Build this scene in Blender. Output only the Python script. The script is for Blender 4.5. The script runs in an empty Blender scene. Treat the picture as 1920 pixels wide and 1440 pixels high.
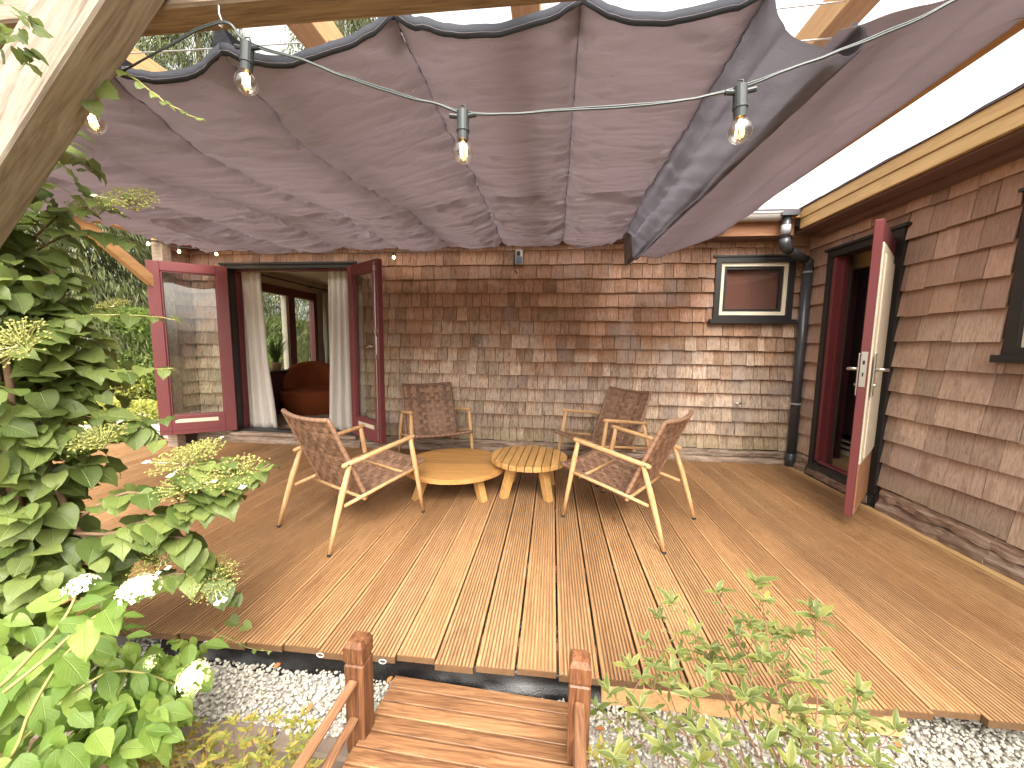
import bpy, math, random
import numpy as np
from mathutils import Vector, Matrix, noise, Euler
random.seed(7); np.random.seed(7)
SC = bpy.context.scene
COL = SC.collection
rad = math.radians

# ------------------------------------------------------------------ camera
CAMZ = 1.16
F = 707.4
def _rot(p, y, r):
    cy, sy = math.cos(y), math.sin(y); cp, sp = math.cos(p), math.sin(p); cr, sr = math.cos(r), math.sin(r)
    return (np.array([[cy,-sy,0],[sy,cy,0],[0,0,1]]) @ np.array([[1,0,0],[0,cp,-sp],[0,sp,cp]]) @ np.array([[cr,0,sr],[0,1,0],[-sr,0,cr]]))
RM = _rot(rad(-6.024), rad(6.053), rad(-0.706))          # columns: right, forward, up
cam_d = bpy.data.cameras.new('camera'); cam = bpy.data.objects.new('camera', cam_d); COL.objects.link(cam)
cam_d.sensor_width = 36; cam_d.lens = F / 1920 * 36; cam_d.clip_start = 0.02; cam_d.clip_end = 500
r_, f_, u_ = RM[:, 0], RM[:, 1], RM[:, 2]
cam.matrix_world = Matrix(((r_[0], u_[0], -f_[0], 0), (r_[1], u_[1], -f_[1], 0), (r_[2], u_[2], -f_[2], CAMZ), (0, 0, 0, 1)))
SC.camera = cam
SC.render.resolution_x = 1024; SC.render.resolution_y = 768
def P(px, py, Y):
    """world point seen at a photo pixel, at distance Y along the deck boards"""
    d = RM @ np.array([px - 960, F, 720 - py]); t = Y / d[1]
    return Vector((d[0] * t, Y, CAMZ + d[2] * t))

# ------------------------------------------------------------------ sky, sun, exposure
SUN_EL, SUN_AZ = 55, 165          # azimuth clockwise from +Y
W = bpy.data.worlds.new('World'); SC.world = W; W.use_nodes = True
wn = W.node_tree.nodes; wl = W.node_tree.links; wn.clear()
sky = wn.new('ShaderNodeTexSky'); sky.sky_type = 'NISHITA'; sky.sun_disc = False
sky.sun_elevation = rad(SUN_EL); sky.sun_rotation = rad(SUN_AZ); sky.air_density = 1.0; sky.dust_density = 6.0; sky.ozone_density = 1.0
hs = wn.new('ShaderNodeHueSaturation'); hs.inputs['Saturation'].default_value = 0.12; hs.inputs['Value'].default_value = 1.0
mx = wn.new('ShaderNodeMix'); mx.data_type = 'RGBA'; mx.blend_type = 'MULTIPLY'; mx.inputs[0].default_value = 1.0
mx.inputs[7].default_value = (1.0, 0.965, 0.90, 1)
bg = wn.new('ShaderNodeBackground'); bg.inputs['Strength'].default_value = 0.15
wo = wn.new('ShaderNodeOutputWorld')
wl.new(sky.outputs[0], hs.inputs['Color']); wl.new(hs.outputs[0], mx.inputs[6]); wl.new(mx.outputs[2], bg.inputs['Color']); wl.new(bg.outputs[0], wo.inputs['Surface'])
sd = bpy.data.lights.new('sun', 'SUN'); sd.energy = 0.6; sd.angle = rad(70); sd.color = (1.0, 0.93, 0.82)
sun = bpy.data.objects.new('sun', sd); COL.objects.link(sun)
sdir = Vector((math.sin(rad(SUN_AZ)) * math.cos(rad(SUN_EL)), math.cos(rad(SUN_AZ)) * math.cos(rad(SUN_EL)), math.sin(rad(SUN_EL))))
sun.rotation_euler = sdir.to_track_quat('Z', 'Y').to_euler()
SC.render.engine = 'CYCLES'
SC.view_settings.view_transform = 'Standard'; SC.view_settings.look = 'None'; SC.view_settings.gamma = 1
SC.view_settings.use_curve_mapping = False; SC.view_settings.exposure = 2.25
SC.cycles.max_bounces = 8; SC.cycles.transparent_max_bounces = 16; SC.cycles.diffuse_bounces = 5

# ------------------------------------------------------------------ helpers
def link(o, parent=None):
    COL.objects.link(o)
    if parent is not None: o.parent = parent
    return o
def tag(o, label=None, cat=None, group=None, kind=None):
    if label: o['label'] = label
    if cat: o['category'] = cat
    if group: o['group'] = group
    if kind: o['kind'] = kind
    return o
def empty(name, loc=(0,0,0), rz=0, label=None, cat=None, group=None, parent=None):
    o = bpy.data.objects.new(name, None); o.empty_display_size = .1; o.location = loc; o.rotation_euler = (0,0,rz)
    link(o, parent); return tag(o, label, cat, group)
class MB:
    def __init__(s): s.v = []; s.f = []; s.uv = []; s.attr = {}
    def add(s, vs, fs, **attr):
        b = len(s.v); s.v += [tuple(v) for v in vs]; s.f += [tuple(b + i for i in f) for f in fs]
        for k, a in attr.items():
            s.attr.setdefault(k, [])
            s.attr[k] += list(a) if hasattr(a, '__len__') else [a] * len(vs)
        return b
    def box(s, a, b, M=None, **kw):
        x0,y0,z0 = a; x1,y1,z1 = b
        vs = [(x0,y0,z0),(x1,y0,z0),(x1,y1,z0),(x0,y1,z0),(x0,y0,z1),(x1,y0,z1),(x1,y1,z1),(x0,y1,z1)]
        if M is not None: vs = [tuple(M @ Vector(v)) for v in vs]
        s.add(vs, [(0,3,2,1),(4,5,6,7),(0,1,5,4),(1,2,6,5),(2,3,7,6),(3,0,4,7)], **kw)
    def bbox(s, a, b, c=.004, M=None):
        """box with chamfered edges"""
        x0,y0,z0 = a; x1,y1,z1 = b
        vs = []; idx = {}
        for ix, X in ((0,(x0,x0+c)),(1,(x1,x1-c))):
            for iy, Y in ((0,(y0,y0+c)),(1,(y1,y1-c))):
                for iz, Z in ((0,(z0,z0+c)),(1,(z1,z1-c))):
                    for k, p in enumerate(((X[0],Y[1],Z[1]),(X[1],Y[0],Z[1]),(X[1],Y[1],Z[0]))):
                        idx[(ix,iy,iz,k)] = len(vs); vs.append(p)
        g = lambda ix,iy,iz,k: idx[(ix,iy,iz,k)]
        fs = []
        for i in (0,1):
            q = [g(i,0,0,0),g(i,1,0,0),g(i,1,1,0),g(i,0,1,0)]; fs.append(q if i else q[::-1])
            q = [g(0,i,0,1),g(0,i,1,1),g(1,i,1,1),g(1,i,0,1)]; fs.append(q if i else q[::-1])
            q = [g(0,0,i,2),g(1,0,i,2),g(1,1,i,2),g(0,1,i,2)]; fs.append(q if i else q[::-1])
        for i in (0,1):
            for j in (0,1):
                s1 = (i == j)
                q = [g(i,j,0,0),g(i,j,1,0),g(i,j,1,1),g(i,j,0,1)]; fs.append(q if s1 else q[::-1])
                q = [g(i,0,j,0),g(i,0,j,2),g(i,1,j,2),g(i,1,j,0)]; fs.append(q if s1 else q[::-1])
                q = [g(0,i,j,1),g(0,i,j,2),g(1,i,j,2),g(1,i,j,1)][::-1]; fs.append(q if s1 else q[::-1])
        for ix in (0,1):
            for iy in (0,1):
                for iz in (0,1):
                    q = [g(ix,iy,iz,0),g(ix,iy,iz,1),g(ix,iy,iz,2)]; fs.append(q if (ix+iy+iz)%2 else q[::-1])
        if M is not None: vs = [tuple(M @ Vector(v)) for v in vs]
        s.add(vs, fs)
    def tube(s, pts, r, n=8, caps=True, **kw):
        pts = [Vector(p) for p in pts]; m = len(pts)
        rs = r if hasattr(r, '__len__') else [r]*m
        vs = []; fs = []
        t0 = (pts[1]-pts[0]).normalized()
        a = t0.orthogonal().normalized()
        for i, p in enumerate(pts):
            t = (pts[min(i+1,m-1)] - pts[max(i-1,0)]).normalized()
            a = (a - t*a.dot(t)).normalized(); b = t.cross(a)
            for k in range(n):
                th = 2*math.pi*k/n; vs.append(p + (a*math.cos(th)+b*math.sin(th))*rs[i])
        for i in range(m-1):
            for k in range(n):
                k2 = (k+1)%n; fs.append((i*n+k, i*n+k2, (i+1)*n+k2, (i+1)*n+k))
        if caps: fs.append(tuple(range(n))[::-1]); fs.append(tuple((m-1)*n+k for k in range(n)))
        s.add(vs, fs, **kw)
    def lathe(s, prof, n=24, c=(0,0,0), M=None):
        vs = []; fs = []; m = len(prof)
        for (r, z) in prof:
            for k in range(n):
                th = 2*math.pi*k/n; vs.append((c[0]+r*math.cos(th), c[1]+r*math.sin(th), c[2]+z))
        for i in range(m-1):
            for k in range(n):
                k2=(k+1)%n; fs.append((i*n+k, i*n+k2, (i+1)*n+k2, (i+1)*n+k))
        fs.append(tuple(range(n))[::-1]); fs.append(tuple((m-1)*n+k for k in range(n)))
        if M is not None: vs = [tuple(M @ Vector(v)) for v in vs]
        s.add(vs, fs)
    def mesh(s, name, mat, smooth=False):
        me = bpy.data.meshes.new(name); me.from_pydata([tuple(v) for v in s.v], [], s.f)
        if mat is not None: me.materials.append(mat)
        for k, a in s.attr.items():
            at = me.attributes.new(k, 'FLOAT', 'POINT'); at.data.foreach_set('value', np.array(a, dtype=np.float32))
        if smooth: me.polygons.foreach_set('use_smooth', [True]*len(me.polygons))
        if s.uv:
            uvl = me.uv_layers.new(name='UVMap'); li = np.empty(len(me.loops), dtype=np.int32); me.loops.foreach_get('vertex_index', li)
            uvl.data.foreach_set('uv', np.array(s.uv, dtype=np.float32)[li].ravel())
        me.update(); return me
    def obj(s, name, mat, parent=None, smooth=False, **t):
        o = bpy.data.objects.new(name, s.mesh(name, mat, smooth)); link(o, parent)
        if t: tag(o, **t)
        return o
def np_mesh(name, V, Fq, mat, attrs=None, uv=None, smooth=False):
    """V (n,3); Fq (m,k) constant-size faces"""
    me = bpy.data.meshes.new(name); n, m, k = len(V), len(Fq), Fq.shape[1]
    me.vertices.add(n); me.vertices.foreach_set('co', V.astype(np.float32).ravel())
    me.loops.add(m*k); me.loops.foreach_set('vertex_index', Fq.astype(np.int32).ravel())
    me.polygons.add(m); me.polygons.foreach_set('loop_start', np.arange(0, m*k, k, dtype=np.int32)); 
    if mat is not None: me.materials.append(mat)
    me.update(calc_edges=True)
    if smooth: me.polygons.foreach_set('use_smooth', np.ones(m, dtype=bool))
    for kk, a in (attrs or {}).items():
        at = me.attributes.new(kk, 'FLOAT', 'POINT'); at.data.foreach_set('value', np.asarray(a, dtype=np.float32))
    if uv is not None:
        l = me.uv_layers.new(name='UVMap'); l.data.foreach_set('uv', uv[Fq.ravel()].astype(np.float32).ravel())
    me.validate(); return me
def copy_tree(o, parent=None):
    c = o.copy(); COL.objects.link(c); c.parent = parent
    for ch in list(o.children): copy_tree(ch, c)
    return c

# ------------------------------------------------------------------ materials
class NT:
    def __init__(s, name):
        s.m = bpy.data.materials.new(name); s.m.use_nodes = True; s.t = s.m.node_tree; s.t.nodes.clear()
        s.out = s.n('ShaderNodeOutputMaterial')
    def n(s, ty, **kw):
        nd = s.t.nodes.new(ty)
        for k, v in kw.items():
            if hasattr(nd, k): setattr(nd, k, v)
        return nd
    def l(s, a, b): s.t.links.new(a, b)
    def math(s, op, a, b=None, clamp=False):
        nd = s.n('ShaderNodeMath', operation=op); nd.use_clamp = clamp
        for i, x in enumerate((a, b)):
            if x is None: continue
            if isinstance(x, (int, float)): nd.inputs[i].default_value = x
            else: s.l(x, nd.inputs[i])
        return nd.outputs[0]
    def mix(s, f, a, b, blend='MIX'):
        nd = s.n('ShaderNodeMix'); nd.data_type = 'RGBA'; nd.blend_type = blend
        for i, x in ((0, f), (6, a), (7, b)):
            if isinstance(x, (int, float)): nd.inputs[i].default_value = x
            elif isinstance(x, tuple): nd.inputs[i].default_value = (*x[:3], 1)
            else: s.l(x, nd.inputs[i])
        return nd.outputs[2]
    def ramp(s, f, stops):
        nd = s.n('ShaderNodeValToRGB'); cr = nd.color_ramp
        while len(cr.elements) < len(stops): cr.elements.new(0.5)
        for e, (p, c) in zip(cr.elements, stops): e.position = p; e.color = (*c[:3], 1) if isinstance(c, tuple) else (c, c, c, 1)
        s.l(f, nd.inputs[0]); return nd.outputs[0]
    def noise(s, vec, scale, detail=3, rough=.55, dist=0):
        nd = s.n('ShaderNodeTexNoise'); nd.inputs['Scale'].default_value = scale; nd.inputs['Detail'].default_value = detail
        nd.inputs['Roughness'].default_value = rough; nd.inputs['Distortion'].default_value = dist
        if vec is not None: s.l(vec, nd.inputs['Vector'])
        return nd.outputs[0]
    def vmul(s, vec, k):
        nd = s.n('ShaderNodeVectorMath', operation='MULTIPLY'); s.l(vec, nd.inputs[0]); nd.inputs[1].default_value = k; return nd.outputs[0]
    def vadd(s, a, b):
        nd = s.n('ShaderNodeVectorMath', operation='ADD'); s.l(a, nd.inputs[0]); s.l(b, nd.inputs[1]); return nd.outputs[0]
    def pos(s): return s.n('ShaderNodeNewGeometry').outputs['Position']
    def objc(s): return s.n('ShaderNodeTexCoord').outputs['Object']
    def orand(s): return s.n('ShaderNodeObjectInfo').outputs['Random']
    def attr(s, name): nd = s.n('ShaderNodeAttribute'); nd.attribute_name = name; return nd.outputs['Fac']
    def comb(s, x, y, z):
        nd = s.n('ShaderNodeCombineXYZ')
        for i, a in enumerate((x, y, z)):
            if isinstance(a, (int, float)): nd.inputs[i].default_value = a
            else: s.l(a, nd.inputs[i])
        return nd.outputs[0]
    def sep(s, v): nd = s.n('ShaderNodeSeparateXYZ'); s.l(v, nd.inputs[0]); return nd.outputs
    def bump(s, h, strength=.3, dist=.01):
        nd = s.n('ShaderNodeBump'); nd.inputs['Strength'].default_value = strength; nd.inputs['Distance'].default_value = dist; s.l(h, nd.inputs['Height']); return nd.outputs[0]
    def bsdf(s, col, rough=.6, spec=.5, metal=0, nrm=None, trans=None, tcol=None):
        b = s.n('ShaderNodeBsdfPrincipled')
        if isinstance(col, tuple): b.inputs['Base Color'].default_value = (*col[:3], 1)
        else: s.l(col, b.inputs['Base Color'])
        if isinstance(rough, (int, float)): b.inputs['Roughness'].default_value = rough
        else: s.l(rough, b.inputs['Roughness'])
        b.inputs['Specular IOR Level'].default_value = spec; b.inputs['Metallic'].default_value = metal
        if nrm is not None: s.l(nrm, b.inputs['Normal'])
        o = b.outputs[0]
        if trans:
            t = s.n('ShaderNodeBsdfTranslucent'); c = tcol if tcol is not None else col
            if isinstance(c, tuple): t.inputs[0].default_value = (*c[:3], 1)
            else: s.l(c, t.inputs[0])
            if nrm is not None: s.l(nrm, t.inputs['Normal'])
            mxs = s.n('ShaderNodeMixShader'); mxs.inputs[0].default_value = trans; s.l(o, mxs.inputs[1]); s.l(t.outputs[0], mxs.inputs[2]); o = mxs.outputs[0]
        s.l(o, s.out.inputs[0]); return s.m

def wood(name, dark, mid, light, axis='Y', freq=60, stretch=.05, rough=.6, tonevar=.25, coords='pos', knots=True, bump=.25, usetone=False, knotcol=None, spec=.35):
    t = NT(name); p = t.pos() if coords == 'pos' else t.objc()
    r = t.orand()
    if usetone: r = t.math('FRACT', t.math('ADD', t.attr('tone'), r))
    off = t.comb(t.math('MULTIPLY', r, 37.0), t.math('MULTIPLY', r, 61.0), t.math('MULTIPLY', r, 23.0))
    p2 = t.vadd(p, off)
    k = {'X': (stretch,1,1), 'Y': (1,stretch,1), 'Z': (1,1,stretch)}[axis]
    k2 = {'X': (.35,1,1), 'Y': (1,.35,1), 'Z': (1,1,.35)}[axis]
    warp = t.noise(t.vmul(p2, k2), 5, 2)
    pw = t.vadd(t.vmul(p2, k), t.vmul(t.comb(warp, warp, warp), (.06,.06,.06)))
    g1 = t.noise(pw, freq, 4, .65); g2 = t.noise(pw, freq*4, 2, .6); g3 = t.noise(t.vmul(p2, k2), 3.0, 3)
    h = t.math('ADD', t.math('MULTIPLY', g1, .7), t.math('MULTIPLY', g2, .3))
    c = t.ramp(h, [(.30, dark), (.5, mid), (.68, light)])
    c = t.mix(t.math('MULTIPLY', t.math('SUBTRACT', g3, .35, True), 1.2, True), c, tuple(x*.72 for x in mid))
    if knots:
        vo = t.n('ShaderNodeTexVoronoi'); vo.inputs['Scale'].default_value = 3.2; t.l(t.vmul(p2, k2), vo.inputs['Vector'])
        kn = t.ramp(vo.outputs['Distance'], [(.03, 1.0), (.10, 0.0)])
        c = t.mix(t.math('MULTIPLY', kn, .75), c, knotcol or tuple(x*.5 for x in dark))
    br = t.math('ADD', t.math('MULTIPLY', r, tonevar*2), 1-tonevar)
    c = t.mix(1.0, c, t.comb(br, br, br), 'MULTIPLY')
    return t.bsdf(c, t.math('ADD', t.math('MULTIPLY', g1, .25), rough-.12), spec, nrm=t.bump(h, bump, .004))
def plain(name, col, rough=.5, metal=0, spec=.5, var=.12, nscale=12, bump=.08):
    t = NT(name); n = t.noise(t.pos(), nscale, 4)
    c = t.mix(n, tuple(x*(1-var) for x in col), tuple(min(1, x*(1+var)) for x in col))
    n2 = t.noise(t.pos(), nscale*6, 3)
    return t.bsdf(c, t.math('ADD', t.math('MULTIPLY', n2, .15), rough-.07), spec, metal, nrm=t.bump(n2, bump, .002))
def emit(name, col, s):
    t = NT(name); e = t.n('ShaderNodeEmission'); e.inputs[0].default_value = (*col, 1); e.inputs[1].default_value = s; t.l(e.outputs[0], t.out.inputs[0]); return t.m
def glass(name, tint=(.93,.95,.93), refl=1.0, base=.06):
    t = NT(name); tr = t.n('ShaderNodeBsdfTransparent'); tr.inputs[0].default_value = (*tint, 1)
    g = t.n('ShaderNodeBsdfGlossy'); g.inputs['Roughness'].default_value = .02; g.inputs[0].default_value = (1,1,1,1)
    lw = t.n('ShaderNodeLayerWeight'); lw.inputs[0].default_value = .5
    f = t.math('MULTIPLY', t.math('POWER', lw.outputs['Facing'], 4.0), refl*.55, True); f = t.math('ADD', f, base, True)
    m = t.n('ShaderNodeMixShader'); t.l(f, m.inputs[0]); t.l(tr.outputs[0], m.inputs[1]); t.l(g.outputs[0], m.inputs[2]); t.l(m.outputs[0], t.out.inputs[0])
    return t.m

def deck_mat():
    t = NT('deck_wood'); p = t.pos(); r = t.orand(); r2 = t.math('FRACT', t.math('MULTIPLY', r, 17.3))
    off = t.comb(0.0, t.math('MULTIPLY', r, 61.0), t.math('MULTIPLY', r, 23.0)); p2 = t.vadd(p, off)
    warp = t.noise(t.vmul(p2, (1,.5,1)), 4, 2)
    pw = t.vadd(t.vmul(p2, (1,.035,1)), t.vmul(t.comb(warp, 0.0, warp), (.05,.0,.05)))
    g1 = t.noise(pw, 75, 4, .7); g2 = t.noise(t.vmul(p2, (1,.08,1)), 260, 2, .6)
    h = t.math('ADD', t.math('MULTIPLY', g1, .6), t.math('MULTIPLY', g2, .4))
    ca = t.ramp(h, [(.3, (.19,.088,.034)), (.5, (.37,.20,.088)), (.7, (.50,.30,.15))])
    cb = t.ramp(h, [(.3, (.20,.10,.044)), (.5, (.40,.23,.108)), (.7, (.53,.33,.17))])
    c = t.mix(r2, ca, cb)
    big = t.noise(t.vmul(p, (1,.6,1)), 1.3, 4, .6)
    c = t.mix(t.ramp(big, [(.42, 0.0), (.68, .55)]), c, (.17,.085,.04))
    st = t.noise(t.vmul(p2, (1.6,.5,1)), 5, 5, .7, 1.0)
    c = t.mix(t.ramp(st, [(.62, 0.0), (.75, .6)]), c, (.10,.055,.035))
    vo = t.n('ShaderNodeTexVoronoi'); vo.inputs['Scale'].default_value = 2.6; t.l(t.vmul(p2, (1,.5,1)), vo.inputs['Vector'])
    c = t.mix(t.ramp(vo.outputs['Distance'], [(.02, .8), (.07, 0.0)]), c, (.22,.07,.02))
    br = t.math('ADD', t.math('MULTIPLY', r, .26), .87); c = t.mix(1.0, c, t.comb(br, br, br), 'MULTIPLY')
    gz = t.sep(p)[2]                                     # darker brown towards the bottom of the grooves
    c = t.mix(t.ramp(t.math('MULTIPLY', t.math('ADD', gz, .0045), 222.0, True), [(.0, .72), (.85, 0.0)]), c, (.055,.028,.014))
    return t.bsdf(c, t.math('ADD', t.math('MULTIPLY', g1, .25), .42), .4, nrm=t.bump(h, .3, .003))

def shingle_mat():
    t = NT('cedar_shingle'); p = t.pos(); tone = t.attr('tone'); v = t.attr('v'); sz = t.attr('side')
    z = t.sep(p)[2]
    off = t.comb(t.math('MULTIPLY', tone, 53.0), t.math('MULTIPLY', tone, 71.0), t.math('MULTIPLY', tone, 11.0)); p2 = t.vadd(p, off)
    w = t.noise(t.vmul(p2, (1,1,.4)), 9, 3, .6)
    pw = t.vadd(t.vmul(p2, (1,1,.045)), t.vmul(t.comb(w, w, 0.0), (.035,.035,0)))
    g = t.noise(pw, 95, 4, .65); g2 = t.noise(pw, 330, 2)
    h = t.math('ADD', t.math('MULTIPLY', g, .65), t.math('MULTIPLY', g2, .35))
    big = t.noise(t.vmul(p, (1,1,1.6)), 1.1, 4, .65)
    zz = t.math('ADD', t.math('ADD', z, t.math('MULTIPLY', t.math('SUBTRACT', big, .5), 1.3)), t.math('MULTIPLY', t.math('SUBTRACT', tone, .5), .45))
    zz = t.math('DIVIDE', zz, 2.4, True)
    base = t.ramp(zz, [(.0, (.42,.335,.225)), (.12, (.54,.42,.31)), (.34, (.57,.44,.335)), (.50, (.38,.24,.155)), (.62, (.31,.175,.11)), (.8, (.46,.28,.20)), (1.0, (.48,.30,.225))])
    base = t.mix(t.ramp(h, [(.36, .85), (.53, 0.0)]), base, (.17,.095,.06))
    rg = t.noise(t.vmul(pw, (1,1,.6)), 38, 2, .5); ring = t.math('ABSOLUTE', t.math('SUBTRACT', t.math('FRACT', t.math('MULTIPLY', rg, 9.0)), .5))
    base = t.mix(t.ramp(ring, [(.0, .45), (.16, 0.0)]), base, (.20,.12,.08))
    base = t.mix(t.ramp(h, [(.55, 0.0), (.75, .4)]), base, (.62,.50,.38))
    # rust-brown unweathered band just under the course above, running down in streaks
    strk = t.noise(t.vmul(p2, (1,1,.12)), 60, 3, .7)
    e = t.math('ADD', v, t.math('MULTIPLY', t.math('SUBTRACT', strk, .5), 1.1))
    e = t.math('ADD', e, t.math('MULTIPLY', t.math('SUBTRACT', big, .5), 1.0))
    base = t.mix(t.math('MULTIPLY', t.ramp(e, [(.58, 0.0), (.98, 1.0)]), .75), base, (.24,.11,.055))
    # grey weathering patches
    gr = t.noise(p, 2.3, 4, .7)
    base = t.mix(t.math('MULTIPLY', t.ramp(gr, [(.50, 0.0), (.64, 1.0)]), .5), base, (.34,.28,.26))
    dk = t.noise(t.vmul(p2, (1,1,.5)), 6, 4, .7)
    base = t.mix(t.ramp(dk, [(.58, 0.0), (.74, .75)]), base, (.12,.075,.055))
    base = t.mix(t.math('MULTIPLY', sz, .40), base, (.40,.265,.22))
    gm = t.noise(p, 4.0, 3, .6)
    moss = t.math('MULTIPLY', t.ramp(t.math('ADD', z, t.math('MULTIPLY', gm, .25)), [(.18, 1.0), (.45, 0.0)]), .22)
    base = t.mix(moss, base, (.26,.25,.09))
    br = t.math('ADD', t.math('MULTIPLY', t.math('FRACT', t.math('MULTIPLY', tone, 7.31)), .42), .76); base = t.mix(1.0, base, t.comb(br, br, br), 'MULTIPLY')
    return t.bsdf(base, .8, .2, nrm=t.bump(h, .35, .004))

def leaf_mat(name, c1, c2, c3, vein, trans=.35, rough=.42, veins=9.0, tips=None, spec=.35):
    t = NT(name); r = t.math('FRACT', t.math('ADD', t.attr('tone'), t.orand()))
    uv = t.n('ShaderNodeUVMap').outputs[0]; s = t.sep(uv); au = t.math('ABSOLUTE', s[0])
    n = t.noise(t.pos(), 26, 3)
    c = t.ramp(r, [(0.0, c1), (.5, c2), (1.0, c3)])
    c = t.mix(t.math('MULTIPLY', n, .5), c, tuple(x*.6 for x in c1))
    if tips: c = t.mix(t.math('MULTIPLY', t.ramp(au, [(.6, 0.0), (1.0, 1.0)]), .8), c, tips)
    q = t.math('SUBTRACT', s[1], t.math('MULTIPLY', au, .35)); sv = t.math('ABSOLUTE', t.math('SUBTRACT', t.math('FRACT', t.math('MULTIPLY', q, veins)), .5))
    vm = t.ramp(sv, [(.0, 1.0), (.10, 0.0)]); mid = t.ramp(au, [(.0, 1.0), (.06, 0.0)])
    vv = t.math('MAXIMUM', t.math('MULTIPLY', vm, .45), mid)
    c = t.mix(t.math('MULTIPLY', vv, .6), c, vein)
    return t.bsdf(c, rough, spec, nrm=t.bump(t.math('SUBTRACT', 1.0, vv), .5, .003), trans=trans, tcol=t.mix(.5, c, tuple(min(1, x*1.5) for x in c3)))

def cloth_mat(name, col, tcol, trans):
    t = NT(name); p = t.pos()
    n = t.noise(p, 3.0, 3); fine = t.noise(p, 700, 2)
    c = t.mix(n, tuple(x*.9 for x in col), tuple(x*1.1 for x in col))
    b1 = t.noise(t.vmul(p, (.35,1,1)), 26, 3, .6, .6)
    h = t.math('ADD', t.math('MULTIPLY', b1, .8), t.math('MULTIPLY', fine, .2))
    return t.bsdf(c, .85, .15, nrm=t.bump(h, .5, .014), trans=trans, tcol=tcol)

M = {}
M['deck'] = deck_mat()
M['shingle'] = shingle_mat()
M['sheath'] = plain('sheathing', (.10,.06,.045), .9)
M['rot'] = wood('weathered_sill_wood', (.06,.035,.025), (.27,.19,.14), (.48,.40,.32), 'X', 40, .08, .85, .2, bump=.8)
M['roty'] = wood('weathered_sill_wood_side', (.06,.035,.025), (.25,.16,.115), (.45,.36,.28), 'Y', 40, .08, .85, .2, bump=.8)
M['frame'] = wood('chair_ash_wood', (.47,.26,.11), (.60,.36,.17), (.68,.44,.23), 'Z', 30, .2, .5, .05, 'obj', False, .05)
M['teak'] = wood('table_teak', (.38,.20,.065), (.52,.29,.10), (.60,.36,.14), 'Y', 42, .06, .5, .1, 'pos', False, .08)
M['teakx'] = wood('table_teak_planks', (.34,.165,.05), (.50,.26,.085), (.59,.33,.12), 'X', 42, .06, .5, .15, 'pos', False, .08)
M['bridge'] = wood('bridge_stained_wood', (.05,.022,.013), (.27,.13,.06), (.42,.235,.115), 'X', 38, .05, .45, .22, bump=.4)
M['bridgez'] = wood('bridge_post_wood', (.03,.013,.008), (.16,.065,.030), (.30,.14,.065), 'Z', 55, .05, .42, .1, bump=.4)
M['bridgey'] = wood('bridge_rail_wood', (.05,.022,.014), (.21,.10,.05), (.36,.20,.11), 'Y', 60, .05, .5, .1, bump=.5)
M['perg'] = wood('pergola_grey_wood', (.16,.105,.075), (.34,.255,.19), (.46,.38,.29), 'X', 30, .06, .75, .1, bump=.4, knotcol=(.06,.04,.035))
M['brace'] = wood('pergola_brace_wood', (.14,.10,.075), (.30,.245,.19), (.40,.345,.275), 'Z', 34, .06, .75, .05, 'obj', False, bump=.4)
M['larch'] = wood('new_larch_wood', (.38,.20,.085), (.52,.30,.135), (.60,.38,.18), 'Y', 30, .06, .6, .12, bump=.2, knotcol=(.14,.06,.02))
M['fascia'] = wood('fascia_wood', (.38,.22,.09), (.52,.34,.155), (.60,.41,.20), 'Y', 26, .06, .6, .08, bump=.2)
M['blind'] = plain('brown_blind', (.27,.165,.14), .8)
M['soffit'] = plain('stained_soffit', (.16,.085,.07), .8)
M['eaves'] = wood('eaves_wood', (.25,.11,.055), (.36,.18,.095), (.42,.22,.12), 'X', 26, .06, .7, .1)
M['maroon'] = plain('maroon_paint', (.17,.040,.044), .36, var=.05, nscale=3, bump=.03)
M['black'] = plain('black_paint', (.020,.018,.018), .45)
M['cream'] = plain('cream_paint', (.66,.59,.46), .45, var=.05)
M['glass'] = glass('window_glass')
M['glassdark'] = glass('reflecting_window_glass', (.85,.80,.78), 1.0, .07)
M['cloth'] = cloth_mat('canopy_cloth', (.32,.278,.295), (.47,.42,.445), .46)
M['cloth2'] = cloth_mat('canopy_cloth_shaded', (.20,.19,.225), (.15,.145,.175), .38)  # same fabric, darkened to paint shade into the single-layer fold
M['hem'] = cloth_mat('canopy_hem', (.055,.058,.070), (.05,.05,.06), .15)
M['curtain'] = cloth_mat('curtain_linen', (.76,.72,.66), (.70,.65,.58), .35)
M['boucle'] = plain('rust_boucle', (.20,.052,.018), .95, var=.3, nscale=90, bump=.9, spec=.1)
M['plastic'] = plain('black_plastic', (.022,.028,.028), .38)
M['wire'] = plain('black_cable', (.035,.045,.045), .33)
M['pvc'] = plain('grey_pvc', (.048,.050,.058), .3, var=.05)
M['pvcband'] = plain('clear_sleeve', (.33,.33,.35), .3)
M['gutter'] = plain('pale_grey_gutter', (.42,.40,.39), .35, var=.05)
M['steel'] = plain('brushed_steel', (.62,.60,.57), .3, 1.0, var=.05)
M['interior'] = plain('cream_interior_paint', (.70,.57,.44), .8, var=.03)
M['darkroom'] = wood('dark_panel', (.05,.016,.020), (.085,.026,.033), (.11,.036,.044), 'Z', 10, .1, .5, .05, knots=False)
M['floorwood'] = wood('oak_floor', (.30,.16,.07), (.42,.25,.12), (.50,.32,.17), 'X', 30, .06, .5, .05)
M['membrane'] = plain('black_membrane', (.006,.0055,.006), .25, bump=.5, nscale=40)
M['stonek'] = plain('concrete_edging', (.17,.13,.10), .95, var=.3, nscale=18, bump=.8)
M['bulbglass'] = glass('bulb_glass', (.95,.92,.86), 1.3, .10)
M['filament'] = emit('bulb_filament', (1.0, .45, .13), 9)
M['farbulb'] = emit('lit_bulb', (1.0, .62, .28), 9)
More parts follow.
